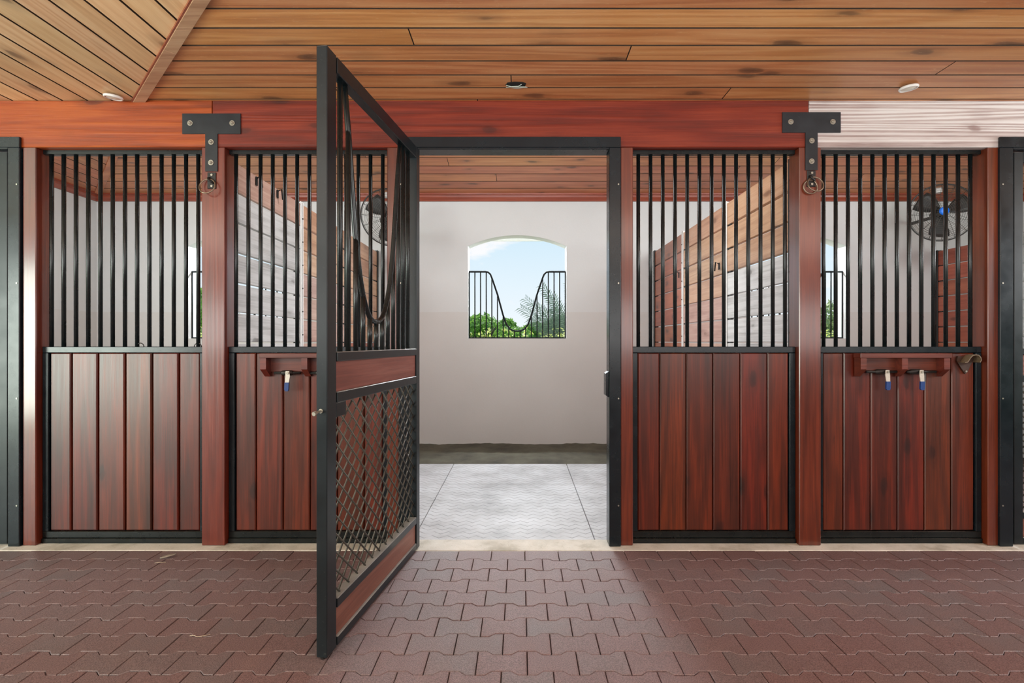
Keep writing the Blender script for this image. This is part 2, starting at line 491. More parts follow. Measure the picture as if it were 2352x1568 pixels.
def boxg(x0, x1, y0, y1, z0, z1, c=0.0):
    if c <= 0:
        v = [(x, y, z) for z in (z0, z1) for y in (y0, y1) for x in (x0, x1)]
        return v, [(0, 2, 3, 1), (4, 5, 7, 6), (0, 1, 5, 4), (1, 3, 7, 5), (3, 2, 6, 7), (2, 0, 4, 6)]
    # chamfered box: 24 vertices
    V = []; idx = {}
    for sxn, X in ((-1, x0), (1, x1)):
        for syn, Y in ((-1, y0), (1, y1)):
            for szn, Z in ((-1, z0), (1, z1)):
                for ax in range(3):
                    p = [X - sxn * c, Y - syn * c, Z - szn * c]
                    p[ax] = (X, Y, Z)[ax]
                    idx[(sxn, syn, szn, ax)] = len(V); V.append(tuple(p))
    F = []
    for ax in range(3):
        o1, o2 = [(1, 2), (2, 0), (0, 1)][ax]
        for s_ in (-1, 1):
            q = []
            for a, b in ((-1, -1), (1, -1), (1, 1), (-1, 1)):
                k = [0, 0, 0]; k[ax] = s_; k[o1] = a; k[o2] = b
                q.append(idx[tuple(k) + (ax,)])
            F.append(tuple(q if s_ > 0 else q[::-1]))
    for ax in range(3):
        o1, o2 = [(1, 2), (2, 0), (0, 1)][ax]
        for a in (-1, 1):
            for b in (-1, 1):
                k0 = [0, 0, 0]; k0[ax] = -1; k0[o1] = a; k0[o2] = b
                k1 = list(k0); k1[ax] = 1
                q = [idx[tuple(k0) + (o1,)], idx[tuple(k1) + (o1,)], idx[tuple(k1) + (o2,)], idx[tuple(k0) + (o2,)]]
                F.append(tuple(q if a * b < 0 else q[::-1]))
    for a in (-1, 1):
        for b in (-1, 1):
            for d in (-1, 1):
                q = [idx[(a, b, d, 0)], idx[(a, b, d, 1)], idx[(a, b, d, 2)]]
                F.append(tuple(q if a * b * d > 0 else q[::-1]))
    return V, F


def inset_poly(poly, d):
    """offset a convex counter-clockwise polygon inwards"""
    n = len(poly); out = []
    for i in range(n):
        p0, p1, p2 = [np.array(poly[(i + k) % n], float) for k in (-1, 0, 1)]
        e1 = (p1 - p0) / np.linalg.norm(p1 - p0); e2 = (p2 - p1) / np.linalg.norm(p2 - p1)
        n1 = np.array([-e1[1], e1[0]]); n2 = np.array([-e2[1], e2[0]])
        b = n1 + n2
        out.append(tuple(p1 + b * (d / max(1e-6, 1 + n1.dot(n2)))))
    return out


def prismg(poly, fn, d0, d1, c=0.0):
    """extrude a 2D polygon; fn(a, b, d) -> xyz; the face at d0 is chamfered by c"""
    n = len(poly)
    rings = []
    if c > 0:
        rings.append((inset_poly(poly, c), d0))
        rings.append((poly, d0 + (c if d1 > d0 else -c)))
    else:
        rings.append((poly, d0))
    rings.append((poly, d1))
    V = [fn(a, b, d) for pl, d in rings for a, b in pl]
    F = [tuple(range(n))[::-1], tuple(range(len(V) - n, len(V)))]
    for k in range(len(rings) - 1):
        for i in range(n):
            j = (i + 1) % n
            F.append((k * n + i, k * n + j, (k + 1) * n + j, (k + 1) * n + i))
    # keep the winding outward
    v = np.array(V); cen = v.mean(0)
    a, b, c_ = v[list(F[1])[0]], v[list(F[1])[1]], v[list(F[1])[2]]
    if np.cross(b - a, c_ - a).dot(a - cen) < 0:
        F = [q[::-1] for q in F]
    return V, F


def tubeg(pts, r, n=8, closed=False):
    P = [np.array(p, float) for p in pts]
    m = len(P)
    rs = r if isinstance(r, (list, tuple)) else [r] * m
    T = []
    for i in range(m):
        a = P[(i - 1) % m] if (closed or i > 0) else P[i]
        b = P[(i + 1) % m] if (closed or i < m - 1) else P[i]
        t = b - a; T.append(t / np.linalg.norm(t))
    u = np.cross(T[0], (0, 0, 1.0))
    if np.linalg.norm(u) < 1e-3:
        u = np.cross(T[0], (0, 1.0, 0))
    u /= np.linalg.norm(u)
    V = []; F = []
    for i in range(m):
        u = u - T[i] * u.dot(T[i]); u /= np.linalg.norm(u)
        w = np.cross(T[i], u)
        for k in range(n):
            a = 2 * PI * (k + 0.5) / n
            V.append(tuple(P[i] + rs[i] * (math.cos(a) * u + math.sin(a) * w)))
    for i in range(m if closed else m - 1):
        j = (i + 1) % m
        for k in range(n):
            l = (k + 1) % n
            F.append((i * n + k, i * n + l, j * n + l, j * n + k))
    if not closed:
        F.append(tuple(range(n))[::-1])
        F.append(tuple((m - 1) * n + k for k in range(n)))
    return V, F


def box(name, x0, x1, y0, y1, z0, z1, mat, parent=None, c=0.004, world=True):
    v, f = boxg(x0, x1, y0, y1, z0, z1, c)
    return mesh(name, v, f, mat, parent, world=world)


def copy_tree(o, parent=None):
    c = o.copy(); COL.objects.link(c); c.parent = parent
    for ch in list(o.children):
        copy_tree(ch, c)
    return c


def px(x_, y_, Y):
    return ((x_ - 1195) * Y / FPX, Y, EYE - (y_ - 784) * Y / FPX)


FY = 3.22           # front of the posts
BY = 6.875          # inner face of the back wall
BAY = 3.653         # one stall

# ------------------------------------------------------------------ floor: slab, pavers, threshold, mats
floor = mesh('floor', *(lambda b: (b.v, b.f))(MB().box(-6.5, 9.3, -2.7, 3.146, -0.12, -0.045).box(-6.5, 9.3, 3.146, 3.326, -0.12, -0.045).box(-6.5, 9.3, 3.326, 7.0, -0.16, -0.115)), M_slab)
tag(floor, 'barn floor of red paved aisle and grey matted stall', kind='structure')
PL, PW, PA = 0.196, 0.129, 0.0115


def paver_geo(ins=0.0016, cut=False):
    xs = [-PL / 2 + ins, -0.062, -0.036, 0.036, 0.062, PL / 2 - ins]
    fs = [PA, PA, -PA, -PA, PA, PA]
    far = [(x_, PW / 2 - ins + (0 if cut else f_)) for x_, f_ in zip(xs, fs)]
    near = [(x_, -PW / 2 + ins - f_) for x_, f_ in zip(xs, fs)]
    outer = near + far[::-1]
    c = 0.0022
    top = [(x_ - math.copysign(c, x_) if abs(x_) > 0.09 else x_, y_ - math.copysign(c, y_)) for x_, y_ in outer]
    n = len(outer)
    V = [(x_, y_, 0.0) for x_, y_ in top] + [(x_, y_, -c) for x_, y_ in outer] + [(x_, y_, -0.044) for x_, y_ in outer]
    F = []
    for i in range(5):        # top as five quads between near and far edge
        F.append((i, i + 1, n - 2 - i, n - 1 - i))
    for k in (0, 1):
        for i in range(n):
            j = (i + 1) % n
            F.append(((k + 1) * n + i, (k + 1) * n + j, k * n + j, k * n + i))
    return V, F


pav_me = []
for cut in (False, True):
    me = bpy.data.meshes.new('paver')
    V, F = paver_geo(cut=cut)
    me.from_pydata(V, [], F); me.update(); me.materials.append(M_paver)
    pav_me.append(me)
shown = []; rest = MB()
for i in range(0, 16):
    yc = 3.146 - PW * (i + 0.5)
    for j in range(-34, 34):
        xc = 0.027 + PL * j + (PL / 2 if i % 2 == 0 else 0) + 0.0
        yy = yc + 0.06
        inx = min(abs((xc - PL / 2) * FPX / yy + 19), abs((xc + PL / 2) * FPX / yy + 19), abs(xc * FPX / yy + 19))
        if yc + PW / 2 > 1.90 and inx < 1186:
            shown.append((xc, yc, i))
        elif abs(xc) < 6.3:
            rest.add([(x_ + xc, y_ + yc, z_ - 0.001) for x_, y_, z_ in paver_geo(cut=(i == 0))[0]], paver_geo()[1])
shown.sort(key=lambda t: t[1])
for q, (xc, yc, i) in enumerate(shown[:300]):
    o = bpy.data.objects.new('paver', pav_me[1 if i == 0 else 0])
    COL.objects.link(o); o.parent = floor
    o.location = np.array((xc, yc, -R.random() * 0.0025)) - np.array(floor.location)
for xc, yc, i in shown[300:]:
    rest.add([(x_ + xc, y_ + yc, z_ - 0.001) for x_, y_, z_ in paver_geo(cut=(i == 0))[0]], paver_geo()[1])
pf = rest.build('paver_field', M_paver, floor); pf['kind'] = 'stuff'
print('PAVERS', len(shown))
bk = MB().box(-6.5, 9.3, -2.7, 3.146 - PW * 16 - 0.02, -0.045, -0.004).build('paver_bed', M_paver, floor)

thr = box('trim_1', -6.3, 9.3, 3.147, 3.326, -0.115, 0.0, M_concrete, None, 0.006)
tag(thr, 'pale concrete threshold under the stall fronts', kind='structure')
# rubber mats of the middle stall
for x0, x1 in ((-1.80, -0.72), (-0.72, 0.50), (0.50, 1.70)):
    for y0, y1 in ((3.328, 4.90), (4.90, 5.72)):
        box('rubber_mat', x0 + 0.002, x1 - 0.002, y0 + 0.002, y1 - 0.002, -0.115, -0.08, M_mat, floor, 0.004)
ev = []; ef = []
NX, NY = 60, 10
for a in range(NY + 1):
    for b in range(NX + 1):
        X_ = -1.82 + 3.55 * b / NX; Y_ = 5.715 + (BY + 0.02 - 5.715) * a / NY
        ev.append((X_, Y_, -0.085 + 0.012 * math.sin(X_ * 5 + a) * (a / NY) * R.random() + R.uniform(-0.004, 0.004) - (0.012 if a == 0 else 0)))
for a in range(NY):
    for b in range(NX):
        k = a * (NX + 1) + b
        ef.append((k, k + 1, k + NX + 2, k + NX + 1))
es = mesh('earth_strip', ev, ef, M_earth, floor, smooth=True)

# ------------------------------------------------------------------ walls and windows
WIN_W = 1.282; WIN_B = 1.286; WIN_S = 2.488; WIN_T = 2.63
WINX = [-0.0397 + BAY * k for k in (-1, 0, 1, 2)]
wb = MB()
T0, T1 = BY, BY + 0.20
ZB, ZT = -0.16, 3.40
edges = [-5.72]
for wx in WINX:
    wb.box(edges[-1], wx - WIN_W / 2, T0, T1, ZB, ZT)
    wb.box(wx - WIN_W / 2, wx + WIN_W / 2, T0, T1, ZB, WIN_B)
    N = 18
    half = WIN_W / 2; rise = WIN_T - WIN_S
    rad = (half * half + rise * rise) / (2 * rise)

    def arch(x_):
        return WIN_T - rad + math.sqrt(rad * rad - x_ * x_)
    for k in range(N):
        a = -half + WIN_W * k / N; b = -half + WIN_W * (k + 1) / N
        za, zb = arch(a), arch(b)
        v = [(wx + a, T0, za), (wx + b, T0, zb), (wx + a, T1, za), (wx + b, T1, zb), (wx + a, T0, ZT), (wx + b, T0, ZT), (wx + a, T1, ZT), (wx + b, T1, ZT)]
        wb.add(v, [(0, 2, 3, 1), (4, 5, 7, 6), (0, 1, 5, 4), (1, 3, 7, 5), (3, 2, 6, 7), (2, 0, 4, 6)])
    edges.append(wx + WIN_W / 2)
wb.box(edges[-1], 9.3, T0, T1, ZB, ZT)
tag(wb.build('wall_back', M_plaster), 'white plastered back wall with arched window openings', kind='structure')
tag(box('wall_left', -5.72, -5.52, 3.37, BY, -0.16, 3.45, M_plaster, None, 0), 'white plastered side wall of the far left stall', kind='structure')
tag(box('wall_right', 9.08, 9.3, 3.37, BY, -0.16, 3.45, M_plaster, None, 0), 'white plastered side wall beyond the right stalls', kind='structure')
tag(box('wall_front', -5.72, 9.3, 3.375, 3.45, 2.74, 4.2, M_plaster, None, 0), 'white wall strip above the stall beam', kind='structure')
tag(box('wall_aisle', -6.5, 9.3, -2.80, -2.65, -0.12, 2.80, M_board, None, 0), 'mahogany board wall on the other side of the aisle', kind='structure')

for k, wx in enumerate(WINX[:3]):
    w = tag(empty('window_%d' % (k + 1), (wx, BY, WIN_B)), ('arched window opening with dipped steel grille in the left stall', 'arched window opening with dipped steel grille in the middle stall', 'arched window opening with dipped steel grille in the right stall')[k], kind='structure')
    gy = BY + 0.085
    # dipped top rail: flat, rounded shoulder, steep flank, round bottom
    top, low, xf, xs_, xm = 2.165, 1.383, 0.41, 0.34, 0.155
    pts = []
    P = [(-0.641, top), (-0.42, top), (-0.385, top - 0.006), (-0.355, top - 0.035), (-0.335, top - 0.085), (-0.26, 1.86), (-0.19, 1.60), (-0.145, 1.475), (-0.10, 1.413), (-0.05, 1.388), (0, low)]
    P = P + [(-a, b) for a, b in P[-2::-1]]

    def zcurve(x_):
        for (a, b), (c_, d) in zip(P, P[1:]):
            if a <= x_ <= c_:
                return b + (d - b) * (x_ - a) / (c_ - a)
        return top
    b0 = MB().tube([(wx + a * 0.995, gy, b) for a, b in P], 0.0125, 8)
    b0.build('dipped_rail', M_grille, w, True)
    MB().box(wx - 0.64, wx + 0.64, gy - 0.008, gy + 0.008, WIN_B, WIN_B + 0.016).build('bottom_rail', M_grille, w)
    for i in range(18):
        bx = -0.633 + 0.0745 * i
        MB().tube([(wx + bx, gy, WIN_B + 0.012), (wx + bx, gy, zcurve(bx))], 0.0085, 6).build('bar', M_grille, w, True)

# crown mouldings and roof edge outside
def crown_prof(a, b): return [(0, 3.067), (-0.02, 3.067), (-0.028, 3.085), (-0.05, 3.112), (-0.055, 3.135), (-0.075, 3.14), (-0.075, 3.165), (0, 3.165)]
cp = crown_prof(0, 0)
mb = MB().prism(cp[::-1], lambda a, b, d: (d, BY - 0.001 + a, b), -5.52, 9.08)
tag(mb.build('trim_2', M_crown), 'red brown crown moulding along the top of the back wall', kind='structure')
mb = MB().prism(cp, lambda a, b, d: (-5.519 - a, d, b), 3.46, BY - 0.005)
tag(mb.build('trim_3', M_crown_y), 'red brown crown moulding along the left stall side wall', kind='structure')
mb = MB().box(-6.5, 10, 7.60, 7.64, 2.695, 2.90).box(-6.5, 10, 7.08, 7.60, 2.80, 2.83)
tag(mb.build('trim_4', M_white), 'white roof eave outside the windows', kind='structure')
tag(box('roof', -7.2, 10, -3.0, 7.64, 4.25, 4.32, M_slab, None, 0), 'barn roof slab', kind='structure')
tag(MB().box(-6.5, 9.3, -2.80, -2.75, 2.8, 4.25).box(-5.72, 9.3, 7.0, 7.07, 3.4, 4.25).box(-6.5, -6.45, -1.6, 7.0, 2.82, 4.25).box(9.25, 9.3, -1.6, 7.0, 2.82, 4.25).build('wall_gable', M_slab), 'gable boards under the roof', kind='structure')

# ------------------------------------------------------------------ ceilings
CZ = 2.718
ceil = mesh('ceiling', *boxg(-6.5, 6.5, -2.75, 3.35, CZ + 0.018, CZ + 0.05), M_black)
tag(ceil, 'varnished pine board ceiling over the aisle', kind='structure')
HX, HY = -2.325, 3.22      # foot of the hip batten


def ceil_board(poly, mat, zf=lambda a, b: CZ, th=0.017, parent=ceil):
    o = mesh('plank', *prismg(poly, lambda a, b, d: (a, b, zf(a, b) + d), 0, th, 0.0025), mat, parent)
    o.data.materials.append(M_groove)          # dirt-dark joint edges
    zmin = min(v.co.z for v in o.data.vertices)
    for p_ in o.data.polygons:
        if abs(p_.normal.z) < 0.9: p_.material_index = 1
    return o


pitch = 0.1455
y1 = 3.345
# rows that run along the aisle, to the right of the hip
ry = 3.207
rows = []
yy = 3.345
first = True
while yy > -2.7:
    y0_ = ry if first else yy - pitch
    rows.append((y0_, yy)); yy = y0_; first = False
for y0_, yb in rows:
    vis = yb > 2.0
    xl0 = HX + (HY - y0_); xl1 = HX + (HY - yb)
    cuts = [6.5]
    xx = 6.5 - R.uniform(0.5, 3.5)
    while xx > max(xl0, xl1) + 0.8:
        cuts.append(xx); xx -= R.uniform(2.2, 4.2)
    cuts.append(None)
    for b, a in zip(cuts, cuts[1:]):
        if a is None:
            if b < max(xl0, xl1) + 0.1: continue
            poly = [(xl0 + 0.02, y0_ + 0.0036), (b - 0.0006, y0_ + 0.0036), (b - 0.0006, yb - 0.0036), (xl1 + 0.02, yb - 0.0036)]
        else:
            poly = [(a + 0.0006, y0_ + 0.0036), (b - 0.0006, y0_ + 0.0036), (b - 0.0006, yb - 0.0036), (a + 0.0006, yb - 0.0036)]
        ceil_board(poly, M_ceil_x)
# rows that run across the aisle, to the left of the hip
xx = -6.5
xs_rows = []
x1 = HX + 5.8
xb = x1
p2 = 0.153
while xb > -6.4:
    xs_rows.append((xb - p2, xb)); xb -= p2
for x0_, x1_ in xs_rows:
    ya = min(3.345, HY - (x0_ - HX) - 0.02); yb = min(3.345, HY - (x1_ - HX) - 0.02)
    if yb < -2.5: continue
    poly = [(x0_ + 0.0036, -2.65), (x1_ - 0.0036, -2.65), (x1_ - 0.0036, yb), (x0_ + 0.0036, ya)]
    ceil_board(poly, M_ceil_y)
# hip batten, two lengths
def hipfn(a, b, d):   # a along the hip from its foot, b across
    s = math.sqrt(0.5)
    return (HX + a * s + b * s, HY - a * s + b * s, CZ - 0.014 + d)
jn = 0.79
mesh('hip_batten', *prismg([(-0.12, -0.028), (jn, -0.028), (jn, 0.028), (-0.12, 0.028)], hipfn, 0, 0.0135, 0.002), M_hip, ceil)
mesh('hip_batten', *prismg([(jn + 0.002, -0.028), (7.5, -0.028), (7.5, 0.028), (jn + 0.002, 0.028)], hipfn, 0, 0.0135, 0.002), M_hip, ceil)
mesh('hip_edge', *prismg([(-0.12, -0.036), (7.5, -0.036), (7.5, -0.0285), (-0.12, -0.0285)], hipfn, 0.002, 0.0135, 0), M_crown, ceil)

# stall ceiling: rises towards the aisle, hipped at the left wall
SM = 0.178
def zmain(x_, y_): return 3.146 + SM * (BY - y_)
def zleft(x_, y_): return 3.146 + SM * (x_ + 5.52)
sc_v = [(-5.52, 6.9, 3.175), (9.1, 6.9, 3.175), (9.1, 3.44, 3.175 + SM * 3.46), (-2.1, 3.44, 3.175 + SM * 3.46), (-5.52, 3.44, 3.175), (-5.52, 6.9, 3.225), (9.1, 6.9, 3.225), (9.1, 3.44, 3.225 + SM * 3.46), (-2.1, 3.44, 3.225 + SM * 3.46), (-5.52, 3.44, 3.225)]
ceil2 = mesh('ceiling', sc_v, [(0, 3, 4), (0, 1, 2, 3), (5, 9, 8), (5, 8, 7, 6), (0, 4, 9, 5), (4, 3, 8, 9), (3, 2, 7, 8), (2, 1, 6, 7), (1, 0, 5, 6)], M_black)
tag(ceil2, 'pine board ceiling sloping over the stalls', kind='structure')
sp = 0.184
yb = BY - 0.02
while yb > 3.5:
    y0_ = yb - sp
    xl0 = -5.52 + (BY - y0_) + 0.02; xl1 = -5.52 + (BY - yb) + 0.02
    cuts = [9.05]
    xx = 9.05 - R.uniform(1.0, 4.0)
    while xx > xl0 + 1.0:
        cuts.append(xx); xx -= R.uniform(3.0, 5.0)
    cuts.append(None)
    for b, a in zip(cuts, cuts[1:]):
        if a is None:
            poly = [(xl0, y0_ + 0.0036), (b, y0_ + 0.0036), (b, yb - 0.0036), (xl1, yb - 0.0036)]
        else:
            poly = [(a + 0.001, y0_ + 0.0036), (b, y0_ + 0.0036), (b, yb - 0.0036), (a + 0.001, yb - 0.0036)]
        ceil_board(poly, M_ceil_s, zmain, 0.02, ceil2)
    yb = y0_
xb = -5.50
while xb < -2.4:
    x1_ = xb + sp
    ya = BY - (xb + 5.52) - 0.02; yb_ = BY - (x1_ + 5.52) - 0.02
    ceil_board([(xb + 0.0036, 3.46), (x1_ - 0.0036, 3.46), (x1_ - 0.0036, yb_), (xb + 0.0036, ya)], M_ceil_sy, zleft, 0.02, ceil2)
    xb = x1_
s_ = math.sqrt(0.5)
mesh('hip_batten', *prismg([(0.06, -0.035), (4.6, -0.035), (4.6, 0.035), (0.06, 0.035)], lambda a, b, d: (-5.52 + a * s_ + b * s_, BY - a * s_ + b * s_, 3.146 + SM * a * s_ - 0.016 + d), 0, 0.014, 0.002), M_ceil_s, ceil2)

# ------------------------------------------------------------------ steel door frames
def door_frame(n, dx, label):
    d = tag(empty('door_%d' % n, (dx, FY, 0)), label, kind='structure')
    L0, L1, R0, R1 = -0.739 + dx, -0.659 + dx, 0.5406 + dx, 0.611 + dx
    zi, zo = 2.412, 2.489
    mb = MB().box(L0, L1, 3.203, 3.31, 0.001, 2.424, 0.003).box(R0, R1, 3.203, 3.31, 0.001, 2.424, 0.003)
    mb.build('jamb', M_steel, d)
    mb = MB().box(L0, R1, 3.203, 3.2185, 2.4245, zo, 0.002).box(L1 + 0.0005, R0 - 0.0005, 3.203, 3.31, zi, 2.424, 0.002)
    mb.build('head', M_steel, d)
    sp_ = [(0.905, R0 - 0.0005), (1.062, R0 - 0.0005), (1.05, R0 - 0.018), (0.917, R0 - 0.018)]
    mesh('strike_plate', *prismg([(b, a) for a, b in sp_], lambda a, b, e_: (a, e_, b), 3.225, 3.30), M_steel, d)
    mb = MB()
    for z_ in (0.25, 0.9, 1.6, 2.2):
        for q in (L0 + 0.015, R1 - 0.015):
            mb.tube([(q, 3.2035, z_), (q, 3.201, z_)], 0.005, 8)
    mb.build('screws', M_bolt, d)
    return d


door_frame(1, -BAY, 'dark green steel door frame of the left stall gate')
door_frame(2, 0, 'dark green steel door frame of the open middle gate')
door_frame(3, BAY, 'dark green steel door frame of the right stall gate')

# ------------------------------------------------------------------ posts and beams
BZ0, BZ1 = 2.432, 2.7175
def post(x0, x1, label, y0=FY, y1=3.345):
    o = box('timber_post', x0, x1, y0, y1, 0.0005, BZ0 - 0.001, M_post, None, 0.004)
    return tag(o, label, 'post')


post(-3.037, -2.957, 'narrow red timber post beside the left steel door frame')
post(-1.945, -1.804, 'thick red timber post below the left T-shaped plate')
post(-0.813, -0.7405, 'narrow red timber post seen through the open gate bars')
post(0.6125, 0.688, 'narrow red timber post right of the open doorway')
post(1.703, 1.836, 'thick red timber post below the right T-shaped plate')
post(2.854, 2.925, 'narrow red timber post beside the right steel door frame')


def beam(x0, x1, mat, label):
    return tag(box('timber_beam', x0, x1, FY, 3.37, BZ0, BZ1 - 0.0005, mat, None, 0.004), label, 'beam')


beam(-5.53, -1.8815, M_beam, 'orange red lintel beam over the left stall')
beam(-1.8790, 1.7605, M_beam_dark, 'long dark red lintel beam over the open doorway')
beam(1.7630, 5.42, M_beam_glare, 'lintel beam with raised grain and painted whitish glare at right')

# ------------------------------------------------------------------ stall front panels
PY = 3.262
def stall_barrier(x0, x1, bars, joints, label, extra=None, g_=0.0028):
    t = thing('stall_barrier', (x0, PY, 0), label, 'barrier', 'barred stall front panels')
    fw = 0.036
    zt0, zt1 = 1.176, 1.214
    MB().box(x0, x1, PY, PY + 0.05, zt0, zt1, 0.003).build('middle_rail', M_steel, t)
    MB().box(x0, x0 + fw, PY, PY + 0.05, 0.072, zt0, 0.003).build('stile', M_steel, t)
    MB().box(x1 - fw, x1, PY, PY + 0.05, 0.072, zt0, 0.003).build('stile', M_steel, t)
    MB().box(x0, x1, PY, PY + 0.05, 0.032, 0.072, 0.003).box(x0, x1, PY - 0.008, PY + 0.05, 0.0005, 0.031, 0.003).build('bottom_rail', M_bar, t)
    MB().box(x0, x1, PY + 0.005, PY + 0.045, 2.405, BZ0 - 0.001, 0.002).build('top_rail', M_bar, t)
    for bx in bars:
        MB().tube([(bx, PY + 0.025, zt1 - 0.001), (bx, PY + 0.025, 2.405)], 0.0118, 12).build('bar', M_bar, t, True)
    js = [x0 + fw + 0.001] + joints + [x1 - fw - 0.001]
    box('board_backing', x0 + fw, x1 - fw, PY + 0.034, PY + 0.046, 0.075, zt0 - 0.001, M_board, t, 0)
    for a, b in zip(js, js[1:]):
        poly = [(a + g_, 0.074), (b - g_, 0.074), (b - g_, zt0 - 0.001), (a + g_, zt0 - 0.001)]
        mesh('plank', *prismg(poly, lambda p, q, d: (p, d, q), PY + 0.010, PY + 0.033, 0.006), M_board, t)
    if extra: extra(t)
    return t


def X(p, Y=PY): return (p - 1195) * Y / FPX


def loops(t):
    for p in (317, 450):
        q = X(p)
        MB().tube([(q + 0.022 * math.cos(a), PY + 0.02, 1.214 + 0.022 * math.sin(a)) for a in np.linspace(0, PI, 9)], 0.003, 6).build('wire_loop', M_iron, t, True)


bx = lambda p0: [(p0 + 28.07 * i - 1195) * (PY + 0.025) / FPX for i in range(13)]
stall_barrier(-2.956, -1.946, bx(118.7), [X(q) for q in (160.5, 221.5, 284, 346, 408)], 'stall front panel left of the left T plate post, pale sheen on its boards', loops, 0.0052)
stall_barrier(-1.803, -0.814, bx(542.4), [X(q) for q in (586, 648.5, 710.5, 773, 835)], 'stall front panel behind the open gate, with a rack on its boards')
stall_barrier(0.689, 1.702, bx(1466), [X(q) for q in (1516, 1577.5, 1639.5, 1702, 1764.5)], 'stall front panel right of the doorway with bare boards')
stall_barrier(1.837, 2.853, bx(1891.4), [X(q) for q in (1939.8, 2002.5, 2064.5, 2126.5, 2188)], 'stall front panel right of the right T plate post, rack and hook on it')

# ------------------------------------------------------------------ T plates and tie rings
def t_plate(cx, zt, label):
    t = thing('t_plate', (cx, FY, zt), label, 't plate', 'iron t plates on the beam joints')
    w, h1, sw, h2 = 0.1775, 0.124, 0.037, 0.352
    poly = [(cx - sw, zt - h2), (cx + sw, zt - h2), (cx + sw, zt - h1), (cx + w, zt - h1), (cx + w, zt), (cx - w, zt), (cx - w, zt - h1), (cx - sw, zt - h1)]
    n = len(poly)
    y0, y1 = FY - 0.007, FY - 0.0006
    V = [(a, y0, b) for a, b in poly] + [(a, y1, b) for a, b in poly]
    F = [(0, 1, 2, 7), (3, 4, 5, 6), (2, 3, 6, 7)]
    F = [(0, 1, 2, 7), (2, 3, 4, 5, 6, 7)]
    F += [tuple(i + n for i in q[::-1]) for q in F] + [(i, i + n, (i + 1) % n + n, (i + 1) % n) for i in range(n)]
    mesh('plate', V, F, M_plate, t)
    for bx_, bz in ((-0.128, 0.060), (0.128, 0.060), (0.0, 0.175), (-0.001, 0.300)):
        mb = MB().tube([(cx + bx_, y0, zt - bz), (cx + bx_, y0 - 0.004, zt - bz)], 0.0165, 14)
        mb.tube([(cx + bx_, y0 - 0.004, zt - bz), (cx + bx_, y0 - 0.009, zt - bz), (cx + bx_, y0 - 0.013, zt - bz)], [0.010, 0.010, 0.005], 6)
        mb.build('bolt', M_bolt, t)
    return t


t_plate(-1.8815, 2.634, 'black iron T-shaped plate with pale bolts on the left post')
t_plate(1.774, 2.642, 'black iron T-shaped plate with dark bolts on the right post')


def tie_ring(cx, zt, label, tilt):
    t = thing('tie_ring', (cx, FY, zt), label, 'tie ring', 'tie rings below the t plates')
    MB().box(cx - 0.026, cx + 0.026, FY - 0.006, FY - 0.0006, zt - 0.100, zt, 0.002).build('back_plate', M_iron, t)
    for dz in (-0.016, -0.084):
        MB().tube([(cx + 0.002, FY - 0.006, zt + dz), (cx + 0.002, FY - 0.010, zt + dz)], 0.007, 8).build('screw', M_bolt, t)
    MB().tube([(cx - 0.010, FY - 0.004, zt - 0.034), (cx - 0.012, FY - 0.022, zt - 0.040), (cx - 0.004, FY - 0.026, zt - 0.056), (cx + 0.010, FY - 0.018, zt - 0.064), (cx + 0.012, FY - 0.005, zt - 0.066)], 0.006, 8).build('hook', M_iron, t, True)
    rc = (cx - 0.008 + tilt, FY - 0.022, zt - 0.050 - 0.040)
    MB().tube([(rc[0] + 0.047 * math.cos(a), rc[1] - 0.006 + 0.016 * math.sin(a), rc[2] + 0.047 * math.sin(a)) for a in np.linspace(0, 2 * PI, 28, endpoint=False)], 0.0042, 8, True).build('ring', M_ring, t, True)
    if tilt > 0:
        MB().tube([(rc[0] - 0.022 + 0.042 * math.cos(a), rc[1] + 0.010 + 0.004 * math.sin(a), rc[2] - 0.012 + 0.042 * math.sin(a)) for a in np.linspace(0, 2 * PI, 28, endpoint=False)], 0.0042, 8, True).build('ring', M_ring, t, True)
    return t


tie_ring(-1.881, 2.276, 'thin brass tie ring hanging below the left T plate', -0.005)
tie_ring(1.774, 2.288, 'dark double tie ring hanging below the right T plate', 0.020)

# ------------------------------------------------------------------ racks, valves, hook
def rack(x0, label, ends=(0, 0)):
    w = 0.553
    yb, yf = PY + 0.0095, PY - 0.072
    t = thing('blanket_rack', (x0, yf, 1.0), label, 'rack', 'wooden racks on the stall panels')
    box('shelf_board', x0, x0 + w, yf, PY - 0.001, 1.146, 1.1745, M_shelf, t, 0.002)
    box('back_board', x0 + 0.03, x0 + w - 0.03, PY - 0.004, yb - 0.0005, 1.06, 1.1455, M_shelf, t, 0.001)
    for bx_ in (0.004, 0.254, 0.510):
        a, b = x0 + bx_, x0 + bx_ + 0.036
        poly = [(yf + 0.006, 1.077), (PY - 0.0045, 1.030), (PY - 0.0045, 1.1455), (yf + 0.006, 1.1455)]
        mesh('bracket', *prismg(poly, lambda p, q, d: (d, p, q), a, b, 0), M_shelf, t)
    return t


